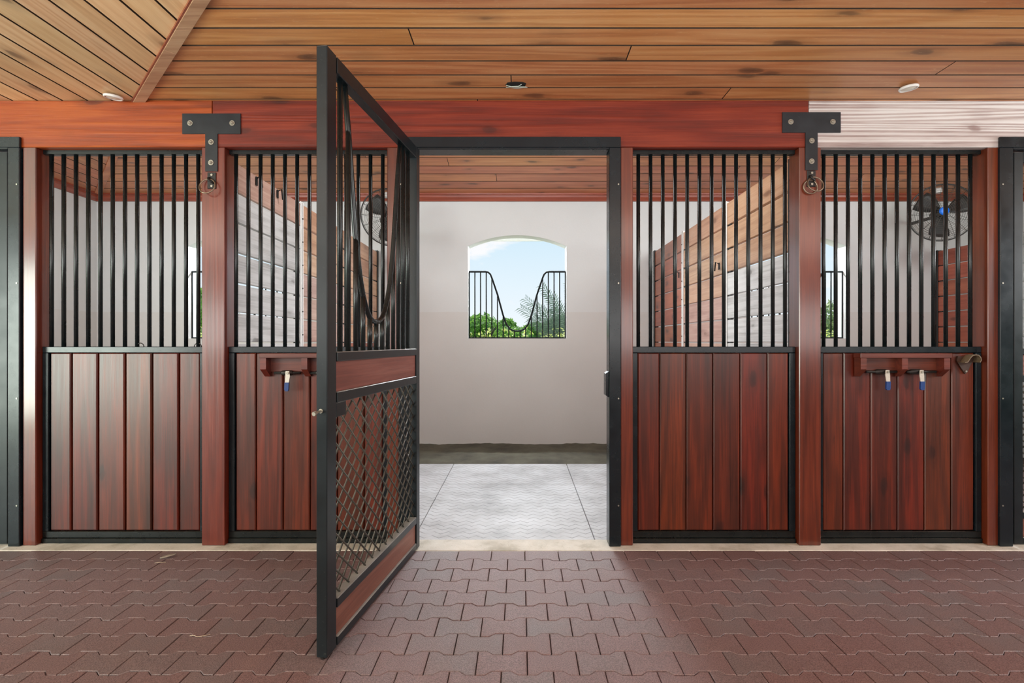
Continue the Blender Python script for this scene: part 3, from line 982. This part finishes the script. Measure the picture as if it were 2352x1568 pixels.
def pipe(t, xs0, xs1, z, valves):
    y = PY - 0.020
    for a, b in (zip(xs0, xs1) if isinstance(xs0, tuple) else ((xs0, xs1),)):
        MB().tube([(a, y, z), (b, y, z)], 0.0085, 10).build('pipe', M_iron, t, True)
    for vx, lean in valves:
        mb = MB().tube([(vx - 0.055, y, z), (vx - 0.045, y, z), (vx - 0.03, y, z), (vx + 0.012, y, z), (vx + 0.02, y, z)], [0.010, 0.015, 0.016, 0.016, 0.010], 10)
        mb.tube([(vx, y, z), (vx, y - 0.030, z)], 0.008, 8)
        mb.build('valve_body', M_iron, t, True)
        yl = y - 0.030
        poly = [(vx - 0.012, z + 0.012), (vx - 0.014, z - 0.018), (vx - 0.010 + lean, z - 0.058), (vx + 0.013 + lean, z - 0.058), (vx + 0.014, z - 0.020), (vx + 0.010, z + 0.012)]
        lv = mesh('valve_lever', *prismg(poly, lambda p, q, d: (p, d, q), yl - 0.004, yl, 0), M_lever, t)
        mesh('nut', *tubeg([(vx, yl - 0.004, z), (vx, yl - 0.010, z)], 0.008, 6), M_bolt, lv)
        gp = [(vx - 0.011 + lean, z - 0.057), (vx - 0.013 + lean, z - 0.102), (vx - 0.006 + lean, z - 0.110), (vx + 0.008 + lean, z - 0.110), (vx + 0.013 + lean, z - 0.102), (vx + 0.0145 + lean, z - 0.057)]
        mesh('grip', *prismg(gp[::-1], lambda p, q, d: (p, d, q), yl - 0.008, yl + 0.004, 0), M_blue, lv)
    return t


pv = 3.212
r1 = rack(X(594.5, 3.19), 'wooden rack with pipe and blue lever valves behind the open gate')
pipe(r1, (X(630, 3.24), X(710, 3.24)), (X(690, 3.24), X(782, 3.24)), 1.246 - (856 - 784) * 3.24 / FPX, [(X(661, pv), -0.006), (X(741, pv), -0.006)])
r2 = rack(X(1977, 3.19), 'wooden rack with pipe and blue lever valves beside the bridle hook')
pipe(r2, (X(1990, 3.24), X(2083, 3.24)), (X(2064, 3.24), X(2150, 3.24)), 1.246 - (853.5 - 784) * 3.24 / FPX, [(X(2038, pv), 0.002), (X(2116.5, pv), 0.002)])

t = thing('bridle_hook', (X(2218), PY, 1.10), 'brown bridle hook with a curled strap beside the right rack', 'hook')
poly = [(X(2200), 1.155), (X(2197), 1.128), (X(2203), 1.10), (X(2214), 1.055), (X(2217), 1.046), (X(2221), 1.055), (X(2229), 1.10), (X(2236), 1.13), (X(2236), 1.155)]
mesh('back_plate', *prismg(poly, lambda p, q, d: (p, d, q), PY - 0.002, PY + 0.0095, 0), M_leather, t)
cv = [(2214, 832), (2220, 831), (2226, 822), (2231, 816.5), (2238, 814.5), (2245, 815.5), (2250, 821), (2251, 827), (2248, 832)]
V = []; F = []
for i, (a, b) in enumerate(cv):
    q = px(a, b, PY - 0.045)
    r_ = 0.0026
    pa, pb = cv[max(0, i - 1)], cv[min(len(cv) - 1, i + 1)]
    tx, tz = pb[0] - pa[0], -(pb[1] - pa[1]); L = math.hypot(tx, tz); nx_, nz_ = -tz / L * r_, tx / L * r_
    for yy_ in (PY - 0.055, PY - 0.003):
        for s1 in (-1, 1):
            V.append((q[0] + s1 * nx_, yy_, q[2] + s1 * nz_))
for i in range(len(cv) - 1):
    a = i * 4; b = a + 4
    F += [(a, b, b + 1, a + 1), (a + 3, b + 3, b + 2, a + 2), (a, a + 2, b + 2, b), (a + 1, b + 1, b + 3, a + 3)]
F += [(0, 1, 3, 2), (len(V) - 4, len(V) - 2, len(V) - 1, len(V) - 3)]
mesh('curled_strap', V, F, M_strap, t)
MB().tube([(X(2217.5), PY - 0.001, 1.062), (X(2217.5), PY - 0.008, 1.062)], 0.006, 8).build('screw', M_bolt, t)

# ------------------------------------------------------------------ the gate
GL = 1.143; GT = 0.045; GZ = 2.405
def make_gate(name, loc, rz, label):
    t = thing(name, loc, label, 'gate', 'steel stall gates', rz)
    z0 = 0.008
    hs, ns = 0.056, 0.088
    W = dict(world=False)
    MB().box(0, hs, -GT, 0, z0, GZ, 0.003).build('hinge_stile', M_gate, t, **W)
    MB().box(GL - ns + 0.010, GL, -GT, 0, z0, GZ, 0.003).box(GL - ns, GL - ns + 0.0095, -GT + 0.006, -0.006, z0 + 0.05, GZ - 0.07, 0.001).build('latch_stile', M_gate, t, **W)
    a, b = hs + 0.0005, GL - ns - 0.0005
    MB().box(a, b, -GT, 0, GZ - 0.066, GZ, 0.003).build('top_rail', M_gate, t, **W)
    MB().box(a, b, -GT, 0, 1.165, 1.204, 0.003).build('middle_rail', M_gate, t, **W)
    MB().box(a, b, -GT, 0, 0.997, 1.041, 0.003).build('middle_rail', M_gate, t, **W)
    MB().box(a, b, -GT, 0, 0.161, 0.202, 0.003).build('lower_rail', M_gate, t, **W)
    MB().box(a, b, -GT, 0, z0, 0.046, 0.003).build('bottom_rail', M_gate, t, **W)
    MB().box(a + 0.0, b, -0.036, -0.010, 1.0415, 1.1645, 0.001).build('upper_board', M_gateb, t, **W)
    MB().box(a + 0.0, b, -0.036, -0.010, 0.0465, 0.1605, 0.001).build('lower_board', M_gateb, t, **W)
    ym = -GT / 2
    # dipped yoke
    uc = 0.612
    half = [(0.335, GZ - 0.068), (0.300, 2.16), (0.232, 1.74), (0.185, 1.55), (0.150, 1.462), (0.115, 1.403), (0.075, 1.363), (0.035, 1.345), (0.0, 1.342)]
    P = [(uc - q, z) for q, z in half] + [(uc + q, z) for q, z in half[-2::-1]]

    def zc(u):
        for (p, q), (r_, s__) in zip(P, P[1:]):
            if p <= u <= r_:
                return q + (s__ - q) * (u - p) / (r_ - p)
        return GZ - 0.066
    MB().tube([(u, ym, z) for u, z in P], 0.0125, 10).build('dipped_rail', M_bar, t, True, **W)
    for k in range(12):
        u = 0.989 - 0.0762 * k
        MB().tube([(u, ym, 1.203), (u, ym, zc(u))], 0.0115, 10).build('bar', M_bar, t, True, **W)
    # diamond mesh: two layers of crossing wires in the lower opening
    mb = MB()
    u0, u1, w0, w1 = a, b, 0.202, 0.997
    slope = 0.87; dv = 0.0745
    for layer, sgn in ((0, 1), (1, -1)):
        yv = ym + (0.0035 if layer == 0 else -0.0035)
        k = -40
        while k < 60:
            zz0 = w0 + dv * k      # height at u0
            pts = []
            for u in (u0, u1):
                pts.append((u, zz0 + sgn * slope * (u - u0)))
            (ua, za), (ub, zb_) = pts
            # clip to the opening
            def clip(ua, za, ub, zb_):
                out = []
                for (p, q), (r_, s__) in (((ua, za), (ub, zb_)), ((ub, zb_), (ua, za))):
                    if q < w0: p, q = p + (w0 - q) / (s__ - q) * (r_ - p), w0
                    elif q > w1: p, q = p + (w1 - q) / (s__ - q) * (r_ - p), w1
                    out.append((p, q))
                return out
            if max(za, zb_) > w0 + 0.01 and min(za, zb_) < w1 - 0.01:
                (p, q), (r_, s__) = clip(ua, za, ub, zb_)
                if abs(p - r_) > 0.015:
                    mb.tube([(p, yv, q), (r_, yv, s__)], 0.0042, 5)
            k += 1
    ob = mb.build('wire_mesh', M_mesh, t, True, **W)
    ob['kind'] = 'stuff'
    # latch
    MB().box(0.968, GL - ns - 0.001, -0.040, -0.005, 0.938, 0.9965, 0.002).build('latch_box', M_gate, t, **W)
    MB().tube([(GL + 0.0005, ym - 0.002, 0.974), (GL + 0.004, ym - 0.002, 0.974)], 0.009, 10).tube([(GL + 0.004, ym - 0.002, 0.974), (GL + 0.034, ym - 0.006, 0.970)], 0.005, 8).tube([(GL + 0.034, ym - 0.006, 0.970), (GL + 0.046, ym - 0.008, 0.968)], 0.0085, 8).build('latch_pin', M_bolt, t, **W)
    MB().tube([(GL - 0.012, ym, 0.010), (GL - 0.012, ym, 0.001)], 0.010, 8).build('foot_bolt', M_iron, t, **W)
    return t


ang = math.atan2(-0.9918, -0.1277)
g0 = make_gate('stall_gate', (-0.609, 3.195, 0), ang, 'tall dark steel gate swung open towards the aisle')
gl = copy_tree(g0); gl.location = (-0.630 - BAY, 3.275, 0); gl.rotation_euler = (0, 0, 0)
tag(gl, 'closed dark steel gate left of the sheeny boarded stall front')
gr_ = copy_tree(g0); gr_.location = (-0.630 + BAY, 3.275, 0); gr_.rotation_euler = (0, 0, 0)
tag(gr_, 'closed dark steel gate right of the stall front with bridle hook')

# ------------------------------------------------------------------ stall partitions of horizontal boards
def partition(x0, sections, label, hooks=(), ytop=None):
    """x0 = one face; boards 0.034 thick towards +x"""
    t = thing('stall_partition', (x0, 5.1, 0), label, 'partition', 'board partitions between the stalls')
    x1_ = x0 + 0.034
    ys = [3.39, 4.466, 5.65, 6.845]
    zs = [0.064 + 0.1965 * i for i in range(12)]
    for k in range(3):
        for i, z in enumerate(zs):
            m_ = sections(k, i)
            h = 0.184 + (R.uniform(-0.004, 0.003))
            v, f = boxg(x0, x1_, ys[k] + 0.006, ys[k + 1] - 0.006, z, z + h, 0.003)
            mesh('plank', v, f, m_, t)
    for k, y in enumerate(ys):
        mb = MB().box(x0 - 0.008, x1_ + 0.008, y - 0.004, y + 0.004, 0.0, 2.425, 0)
        mb.box(x0 - 0.008, x0 - 0.002, y - 0.030, y + 0.030, 0.0, 2.425, 0.001).box(x1_ + 0.002, x1_ + 0.008, y - 0.030, y + 0.030, 0.0, 2.425, 0.001)
        ch = mb.build('support_channel', M_white if k in (1, 2) else M_iron, t)
        mb = MB()
        for z in zs:
            for sx_ in (x0 - 0.008, x1_ + 0.008):
                s1 = -1 if sx_ < x0 else 1
                mb.tube([(sx_, y + 0.012, z + 0.06), (sx_ + s1 * 0.004, y + 0.012, z + 0.06)], 0.006, 6)
        mb.build('bolts', M_iron, ch)
    # the gaps are kept by short dark packers next to the channels
    mb = MB()
    for k, y in enumerate(ys[1:]):
        for z in zs[1:]:
            mb.box(x0 + 0.004, x1_ - 0.004, y - 0.085, y - 0.032, z - 0.0115, z - 0.0005)
    mb.build('gap_packers', M_iron, t)
    for (y, z, dx_) in hooks:
        mb = MB().box(x0 + dx_ - 0.003, x0 + dx_ + 0.003, y - 0.012, y + 0.012, z - 0.03, z + 0.03, 0.001)
        mb.tube([(x0 + dx_, y, z + 0.02), (x0 + dx_ + (0.03 if dx_ > 0 else -0.03), y, z + 0.035), (x0 + dx_ + (0.03 if dx_ > 0 else -0.03), y + 0.02, z - 0.04)], 0.006, 6)
        mb.build('strap', M_black, t)
    return t


def secL(k, i):
    if k == 0: return M_grey if i < 11 else M_pink  # paler towards the aisle: glare painted board by board
    if k == 1: return M_pink if i < 9 else M_tan
    return M_redb if i < 6 else M_tan


def secR(k, i):
    if k == 0: return M_grey if i < 9 else M_tan  # near boards palest, glare put into the board colours
    if k == 1: return M_pink if i < 8 else M_tan
    return M_redb


partition(-1.888, secL, 'grey and tan board partition on the left of the middle stall', hooks=((3.70, 2.37, 0.04), (4.02, 2.37, 0.04)))
partition(1.742, secR, 'grey and tan board partition on the right of the middle stall', hooks=((4.59, 1.90, -0.014), (5.75, 1.97, -0.014)))
partition(5.40, lambda k, i: M_redb, 'red board partition at the far side of the right stall')

# ------------------------------------------------------------------ wall fans
def make_fan(loc, rz, label):
    t = thing('wall_fan', loc, label, 'fan', 'wall fans in the stalls', rz)
    Rr = 0.33
    W = dict(world=False)

    def ring(mb, r_, y, tr, n=28, k=5):
        mb.tube([(r_ * math.cos(a), y, r_ * math.sin(a)) for a in np.linspace(0, 2 * PI, n, endpoint=False)], tr, k, True)

    def dish(r_, side):      # depth of the cage at radius r_
        return side * 0.085 * (1 - (r_ / Rr) ** 2.2)
    for side, nm in ((-1, 'front_guard'), (1, 'back_guard')):
        mb = MB()
        for r_ in np.linspace(0.06, 0.315, 13):
            ring(mb, r_, dish(r_, side), 0.0016, 28, 4)
        for a in np.linspace(0, 2 * PI, 16, endpoint=False):
            mb.tube([(r_ * math.cos(a), dish(r_, side), r_ * math.sin(a)) for r_ in (0.05, 0.16, 0.25, Rr)], 0.0022, 4)
        mb.build(nm, M_fanwire, t, True, **W)
    mb = MB(); ring(mb, Rr, 0, 0.008, 40, 8)
    mb.build('rim', M_fanblk, t, True, **W)
    for a0 in (math.radians(18), math.radians(138), math.radians(258)):
        V = []; F = []
        n1, n2 = 6, 5
        for i in range(n1):
            r_ = 0.05 + 0.235 * i / (n1 - 1)
            hw = math.radians(16 + 14 * math.sin(PI * min(1, 0.25 + 0.6 * i / (n1 - 1))))
            for j in range(n2):
                f_ = -1 + 2 * j / (n2 - 1)
                a = a0 + f_ * hw + 0.12 * i / n1
                V.append((r_ * math.cos(a), 0.03 * f_ - 0.004, r_ * math.sin(a)))
        off = len(V)
        V += [(x_, y_ + 0.004, z_) for x_, y_, z_ in V]
        for i in range(n1 - 1):
            for j in range(n2 - 1):
                a = i * n2 + j
                F.append((a, a + 1, a + n2 + 1, a + n2)); F.append((off + a, off + a + n2, off + a + n2 + 1, off + a + 1))
        bd = [j for j in range(n2)] + [i * n2 + n2 - 1 for i in range(1, n1)] + [(n1 - 1) * n2 + j for j in range(n2 - 2, -1, -1)] + [i * n2 for i in range(n1 - 2, 0, -1)]
        for p, q in zip(bd, bd[1:] + bd[:1]):
            F.append((p, off + p, off + q, q))
        mesh('blade', V, F, M_fanblk, t, True, False)
    MB().tube([(0, -0.05, 0), (0, 0.03, 0)], 0.045, 16).build('blade_hub', M_fanblk, t, True, **W)
    MB().tube([(0, -0.102, 0), (0, -0.092, 0), (0, -0.080, 0)], [0.030, 0.048, 0.050], 20).build('hub_cap', M_hub, t, True, **W)
    MB().tube([(0, 0.05, 0), (0, 0.09, 0), (0, 0.20, 0), (0, 0.22, 0)], [0.05, 0.075, 0.075, 0.05], 16).build('motor', M_fanblk, t, True, **W)
    return t


f1 = make_fan((4.93, 6.17, EYE + (784 - 488) * 6.17 / FPX), math.radians(-24), 'black wall fan with a blue hub in the right stall')
f2 = make_fan((-1.525, 6.17, EYE + (784 - 499) * 6.17 / FPX), math.radians(27), 'dusty black wall fan partly behind the open gate')
for f_, a in ((f1, math.radians(-24)), (f2, math.radians(27))):
    l = np.array(f_.location)
    bk_ = np.array((-math.sin(a), math.cos(a)))
    # yoke bracket back to the wall, in the fan's own space
    p0 = (0, 0.20, 0)
    wx_ = l[0] + bk_[0] * 0.5
    d = BY - 0.004 - l[1]
    # world point on the wall -> local
    wp = (l[0] + bk_[0] * 0.35, l[1] + d)
    dx_, dy_ = wp[0] - l[0], wp[1] - l[1]
    loc = (dx_ * math.cos(-a) - dy_ * math.sin(-a), dx_ * math.sin(-a) + dy_ * math.cos(-a))
    MB().tube([p0, (loc[0], loc[1], 0.02)], 0.02, 8).build('wall_arm', M_fanblk, f_, True, False)
    MB().box(-0.03, 0.03, 0.10, 0.16, 0.26, 0.32, 0.003).build('pull_switch', M_white, f_, False, False)

# ------------------------------------------------------------------ ceiling fittings
def downlight(p, label, tilt):
    Y_ = (CZ - EYE) * FPX / (784 - p[1])
    x_ = (p[0] - 1195) * Y_ / FPX
    t = thing('ceiling_light', (x_, Y_, CZ), label, 'ceiling light', 'round recessed ceiling lights')
    r_ = 0.050
    tx, ty = tilt
    def P_(a, rr, z): 
        xx_, yy_ = rr * math.cos(a), rr * math.sin(a)
        return (x_ + xx_, Y_ + yy_, CZ - 0.004 - z - 0.016 + tx * xx_ + ty * yy_)
    A = np.linspace(0, 2 * PI, 28, endpoint=False)
    prof = [(0.028, -0.013), (r_ - 0.003, -0.012), (r_, -0.004), (r_ - 0.004, 0.003), (0.041, 0.003), (0.039, -0.004)]
    V = [P_(a, rr, z) for a in A for rr, z in prof]
    n = len(prof); F = []
    for i in range(28):
        j = (i + 1) % 28
        for k in range(n):
            l = (k + 1) % n
            F.append((i * n + k, i * n + l, j * n + l, j * n + k))
    mesh('trim_ring', V, F, M_white, t, True)
    V = [P_(a, 0.0385, -0.001) for a in A] + [P_(a, 0.02, 0.004) for a in A] + [P_(0, 0, 0.005)]
    F = [(i, 28 + i, 28 + (i + 1) % 28, (i + 1) % 28) for i in range(28)] + [(28 + i, 56, 28 + (i + 1) % 28) for i in range(28)]
    mesh('lens', V, F, M_lightglass, t, True)
    return t


downlight((260, 217), 'round white ceiling light near the hip batten', (-0.10, 0.10))
downlight((2087, 196), 'round white ceiling light near the right beam', (0.10, 0.06))
# the broken fitting: dark hole with a torn pale trim hanging out of it
Y_ = (CZ - EYE) * FPX / (784 - 196); x_ = (1186 - 1195) * Y_ / FPX
t = thing('ceiling_light', (x_, Y_, CZ), 'broken ceiling light, dark hole with torn pale trim', 'ceiling light')
hole = [(-0.062, -0.005), (-0.05, -0.030), (-0.01, -0.040), (0.035, -0.036), (0.056, -0.022), (0.050, 0.012), (0.02, 0.022), (-0.01, 0.018), (-0.04, 0.024), (-0.052, 0.014)]
mesh('hole', *prismg([(x_ + a, Y_ + b - 0.004) for a, b in hole], lambda a, b, d: (a, b, CZ + d), -0.0025, 0.004, 0), M_black, t)
pl = [(-0.060, 0.004), (-0.03, -0.002), (0.0, 0.002), (0.03, 0.0), (0.058, -0.004), (0.064, 0.006), (0.04, 0.016), (0.012, 0.030), (-0.012, 0.028), (-0.035, 0.014)]
V = [(x_ + a, Y_ + b, CZ - 0.006 - 0.010 * math.sin(9 * a) ** 2 - 0.3 * max(0, 0.01 - b)) for a, b in pl] + [(x_ + a, Y_ + b, CZ - 0.003 - 0.010 * math.sin(9 * a) ** 2 - 0.3 * max(0, 0.01 - b)) for a, b in pl]
n = len(pl)
F = [tuple(range(n))[::-1], tuple(range(n, 2 * n))] + [(i, (i + 1) % n, (i + 1) % n + n, i + n) for i in range(n)]
mesh('torn_trim', V, F, M_foil, t)
MB().tube([(x_ - 0.058, Y_ - 0.014, CZ - 0.006), (x_ - 0.03, Y_ - 0.018, CZ - 0.016), (x_ + 0.01, Y_ - 0.018, CZ - 0.014), (x_ + 0.03, Y_ - 0.024, CZ - 0.006)], 0.002, 6).build('wire', M_foil, t, True)

# ------------------------------------------------------------------ litter on the pavers
def litter(p, label, pts, r_, cat, name, mat):
    Y_ = EYE * FPX / (p[1] - 784)
    x_ = (p[0] - 1195) * Y_ / FPX
    o = MB().tube([(x_ + a, Y_ + b, 0.003 + c) for a, b, c in pts], r_, 6).build(name, mat, None, True)
    return tag(o, label, cat)


Yl = EYE * FPX / (1281 - 784); xl = (386 - 1195) * Yl / FPX
V = []; F = []
for i in range(7):
    s1 = -1 + 2 * i / 6
    w_ = 0.013 * (1 - s1 * s1) + 0.0008
    a = 0.035 * s1
    for k in (-1, 0, 1):
        V.append((xl + a * 0.95 - k * w_ * 0.4, Yl + a * 0.6 + k * w_, 0.006 + 0.008 * (s1 + 1) / 2 + (0.005 if k else 0)))
off = len(V); V += [(q[0], q[1], q[2] - 0.0036) for q in V]
for i in range(6):
    for k in (0, 1):
        a = i * 3 + k
        F += [(a, a + 1, a + 4, a + 3), (off + a, off + a + 3, off + a + 4, off + a + 1)]
    F += [(i * 3, i * 3 + 3, off + i * 3 + 3, off + i * 3), (i * 3 + 2, off + i * 3 + 2, off + i * 3 + 5, i * 3 + 5)]
tag(mesh('dry_leaf', V, F, M_leafdry, None, True), 'curled pale dry leaf on the pavers by the left threshold', 'leaf')
litter((368, 1293), 'short pale twig beside the dry leaf', [(-0.03, -0.004, 0), (-0.005, 0.002, 0.001), (0.028, 0.006, 0)], 0.0014, 'twig', 'twig', M_twig)
litter((457, 1462), 'thin crooked twig on the pavers left of the gate', [(-0.04, 0.002, 0), (-0.02, 0.003, 0.001), (-0.008, -0.004, 0), (0.02, 0.002, 0), (0.042, 0.010, 0.002)], 0.0014, 'twig', 'twig', M_twig)

# ------------------------------------------------------------------ outside: lawn, trees, hedge, palm
lawn = mesh('lawn', [(-70, -60, -0.2), (70, -60, -0.2), (70, 110, -0.2), (-70, 110, -0.2)], [(0, 1, 2, 3)], M_grass)
tag(lawn, 'mown green lawn outside the barn', kind='structure')


tag(box('bounce_slab', -6.5, 10, 7.08, 9.2, -0.2, -0.17, M_concrete, None, 0), 'added pale slab bouncing sun into the windows', kind='structure')  # unseen slab added to reflect sunlight up through the windows


def leaf_cloud(name, blobs, n, size, mat, parent, flat=0.6):
    """blobs: (cx, cy, cz, rx, ry, rz); leaves sit near the surface of each blob"""
    w = np.array([b[3] * b[5] for b in blobs]); w = w / w.sum()
    pick = NR.choice(len(blobs), n, p=w)
    B = np.array(blobs)[pick]
    d = NR.normal(size=(n, 3)); d /= np.linalg.norm(d, axis=1)[:, None]
    rr = NR.uniform(0.72, 1.05, n)[:, None]
    C = B[:, :3] + d * rr * B[:, 3:]
    nrm = d + NR.normal(size=(n, 3)) * flat; nrm /= np.linalg.norm(nrm, axis=1)[:, None]
    u = np.cross(nrm, NR.normal(size=(n, 3))); u /= np.linalg.norm(u, axis=1)[:, None]
    v_ = np.cross(nrm, u)
    s = size * NR.uniform(0.6, 1.3, n)[:, None]
    Vv = np.stack([C - u * s, C + v_ * s * 0.45, C + u * s, C - v_ * s * 0.45], 1).reshape(-1, 3)
    c = (Vv.min(0) + Vv.max(0)) / 2
    me = bpy.data.meshes.new(name)
    me.vertices.add(4 * n); me.vertices.foreach_set('co', (Vv - c).ravel())
    me.loops.add(4 * n); me.loops.foreach_set('vertex_index', np.arange(4 * n))
    me.polygons.add(n); me.polygons.foreach_set('loop_start', np.arange(0, 4 * n, 4)); me.polygons.foreach_set('loop_total', np.full(n, 4))
    me.update(); me.validate(); me.materials.append(mat)
    o = bpy.data.objects.new(name, me); COL.objects.link(o)
    if parent is not None:
        o.parent = parent; c = c - np.array(parent.location)
    o.location = tuple(c)
    return o


def tree(x_, y_, h, w, label, mat=None, n=5000, leaf=0.11):
    t = thing('leafy_tree', (x_, y_, -0.2), label, 'tree', 'trees beyond the windows')
    tp = [(x_, y_, -0.2), (x_ + 0.05, y_, h * 0.25), (x_ - 0.03, y_ + 0.05, h * 0.5)]
    mb = MB().tube(tp, [0.16, 0.12, 0.08], 8)
    for k in range(5):
        a = k * 1.3
        mb.tube([(x_, y_, h * 0.28), (x_ + 0.5 * w * math.cos(a) * 0.6, y_ + 0.4 * w * math.sin(a) * 0.6, h * 0.62)], [0.07, 0.03], 6)
    mb.build('trunk', M_trunk, t, True)
    bl = []
    for k in range(16):
        a = R.uniform(0, 2 * PI); q = math.sqrt(R.random()) * 0.42 * w
        zc_ = h * R.uniform(0.28, 0.80) * (1 - 0.15 * (q / (0.42 * w)) ** 2)
        rr = w * R.uniform(0.13, 0.22)
        bl.append((x_ + q * math.cos(a), y_ + q * math.sin(a), zc_, rr, rr, min(rr * 0.75, h - zc_)))
    fo = leaf_cloud('foliage', bl, n, leaf, mat or M_leafA, t)
    fo['kind'] = 'stuff'
    return t


tree(-1.45, 21.0, 2.85, 3.3, 'round green tree filling the left of the middle window', n=7000)
tree(-0.05, 24.8, 2.75, 2.2, 'lower green tree behind the dip of the middle window grille', n=5000)
tree(-13.3, 21.0, 4.6, 4.0, 'tall green tree in the left stall window')
tree(0.9, 40.0, 3.3, 2.8, 'small distant tree above the yellow hedge', M_leafB, n=2500)
tree(12.4, 20.0, 3.0, 3.6, 'olive green tree in the right stall window', M_leafB, n=4000)
tree(1.35, 17.0, 2.45, 2.1, 'grey green bush below the palm in the middle window', M_leafB, n=4500, leaf=0.09)

hd = thing('hedge', (-1, 13, -0.2), 'low yellow green hedge at the foot of the middle window', 'hedge')
bl = [(-16 + 0.45 * k + R.uniform(-0.1, 0.1), 13 + R.uniform(-0.15, 0.15), 0.70 + R.uniform(-0.04, 0.04), 0.42, 0.45, 0.86) for k in range(66)]
fo = leaf_cloud('foliage', bl, 16000, 0.055, M_leafY, hd); fo['kind'] = 'stuff'
MB().box(-16, 14, 12.8, 13.2, -0.2, 1.0, 0.05).build('stems', M_trunk, hd)

pt = thing('palm', (1.60, 13.9, -0.2), 'feathery grey green palm at the right of the middle window', 'palm')
for k in range(24):
    az = R.uniform(-0.9, 0.9) + (PI if k % 3 else 0)
    el = R.uniform(1.08, 1.48); Lf = R.uniform(2.3, 3.15)
    base = np.array((1.68 + R.uniform(-.15, .15), 13.9 + R.uniform(-.15, .15), -0.15))
    pts = []; dirv = np.array((math.cos(az) * math.cos(el), 0.5 * math.sin(az) * math.cos(el), math.sin(el)))
    p = base.copy(); stp = Lf / 12
    for i in range(13):
        pts.append(p.copy()); p = p + dirv * stp
        dirv = dirv + np.array((0, 0, -0.085)) * (i / 6); dirv /= np.linalg.norm(dirv)
    mb = MB().tube(pts, [0.018 * (1 - 0.8 * i / 12) + 0.002 for i in range(13)], 5)
    for i in range(5, 13):
        tdir = pts[i] - pts[i - 1]; tdir /= np.linalg.norm(tdir)
        for s1 in (-1, 1):
            for q in (0.0, 0.25, 0.5, 0.75):
                b0 = pts[i - 1] + (pts[i] - pts[i - 1]) * q
                side = np.cross(tdir, (0, 1, 0)); side /= np.linalg.norm(side)
                d_ = tdir * 0.75 + side * s1 * 0.65 + np.array((0, R.uniform(-.2, .2), -0.1))
                ln = 0.34 * (1 - abs(i - 8) / 11)
                w_ = np.cross(d_, (0, 1, 0)); w_ = w_ / np.linalg.norm(w_) * 0.011
                mid = b0 + d_ * ln * 0.5; tip = b0 + d_ * ln + np.array((0, 0, -0.05))
                th = np.array((0, 0.003, 0))
                vv_ = [b0, mid + w_, tip, mid - w_]
                mb.add([q_ + th for q_ in vv_] + [q_ - th for q_ in vv_], [(0, 1, 2, 3), (7, 6, 5, 4), (0, 4, 5, 1), (1, 5, 6, 2), (2, 6, 7, 3), (3, 7, 4, 0)])
    mb.build('frond', M_palm, pt)
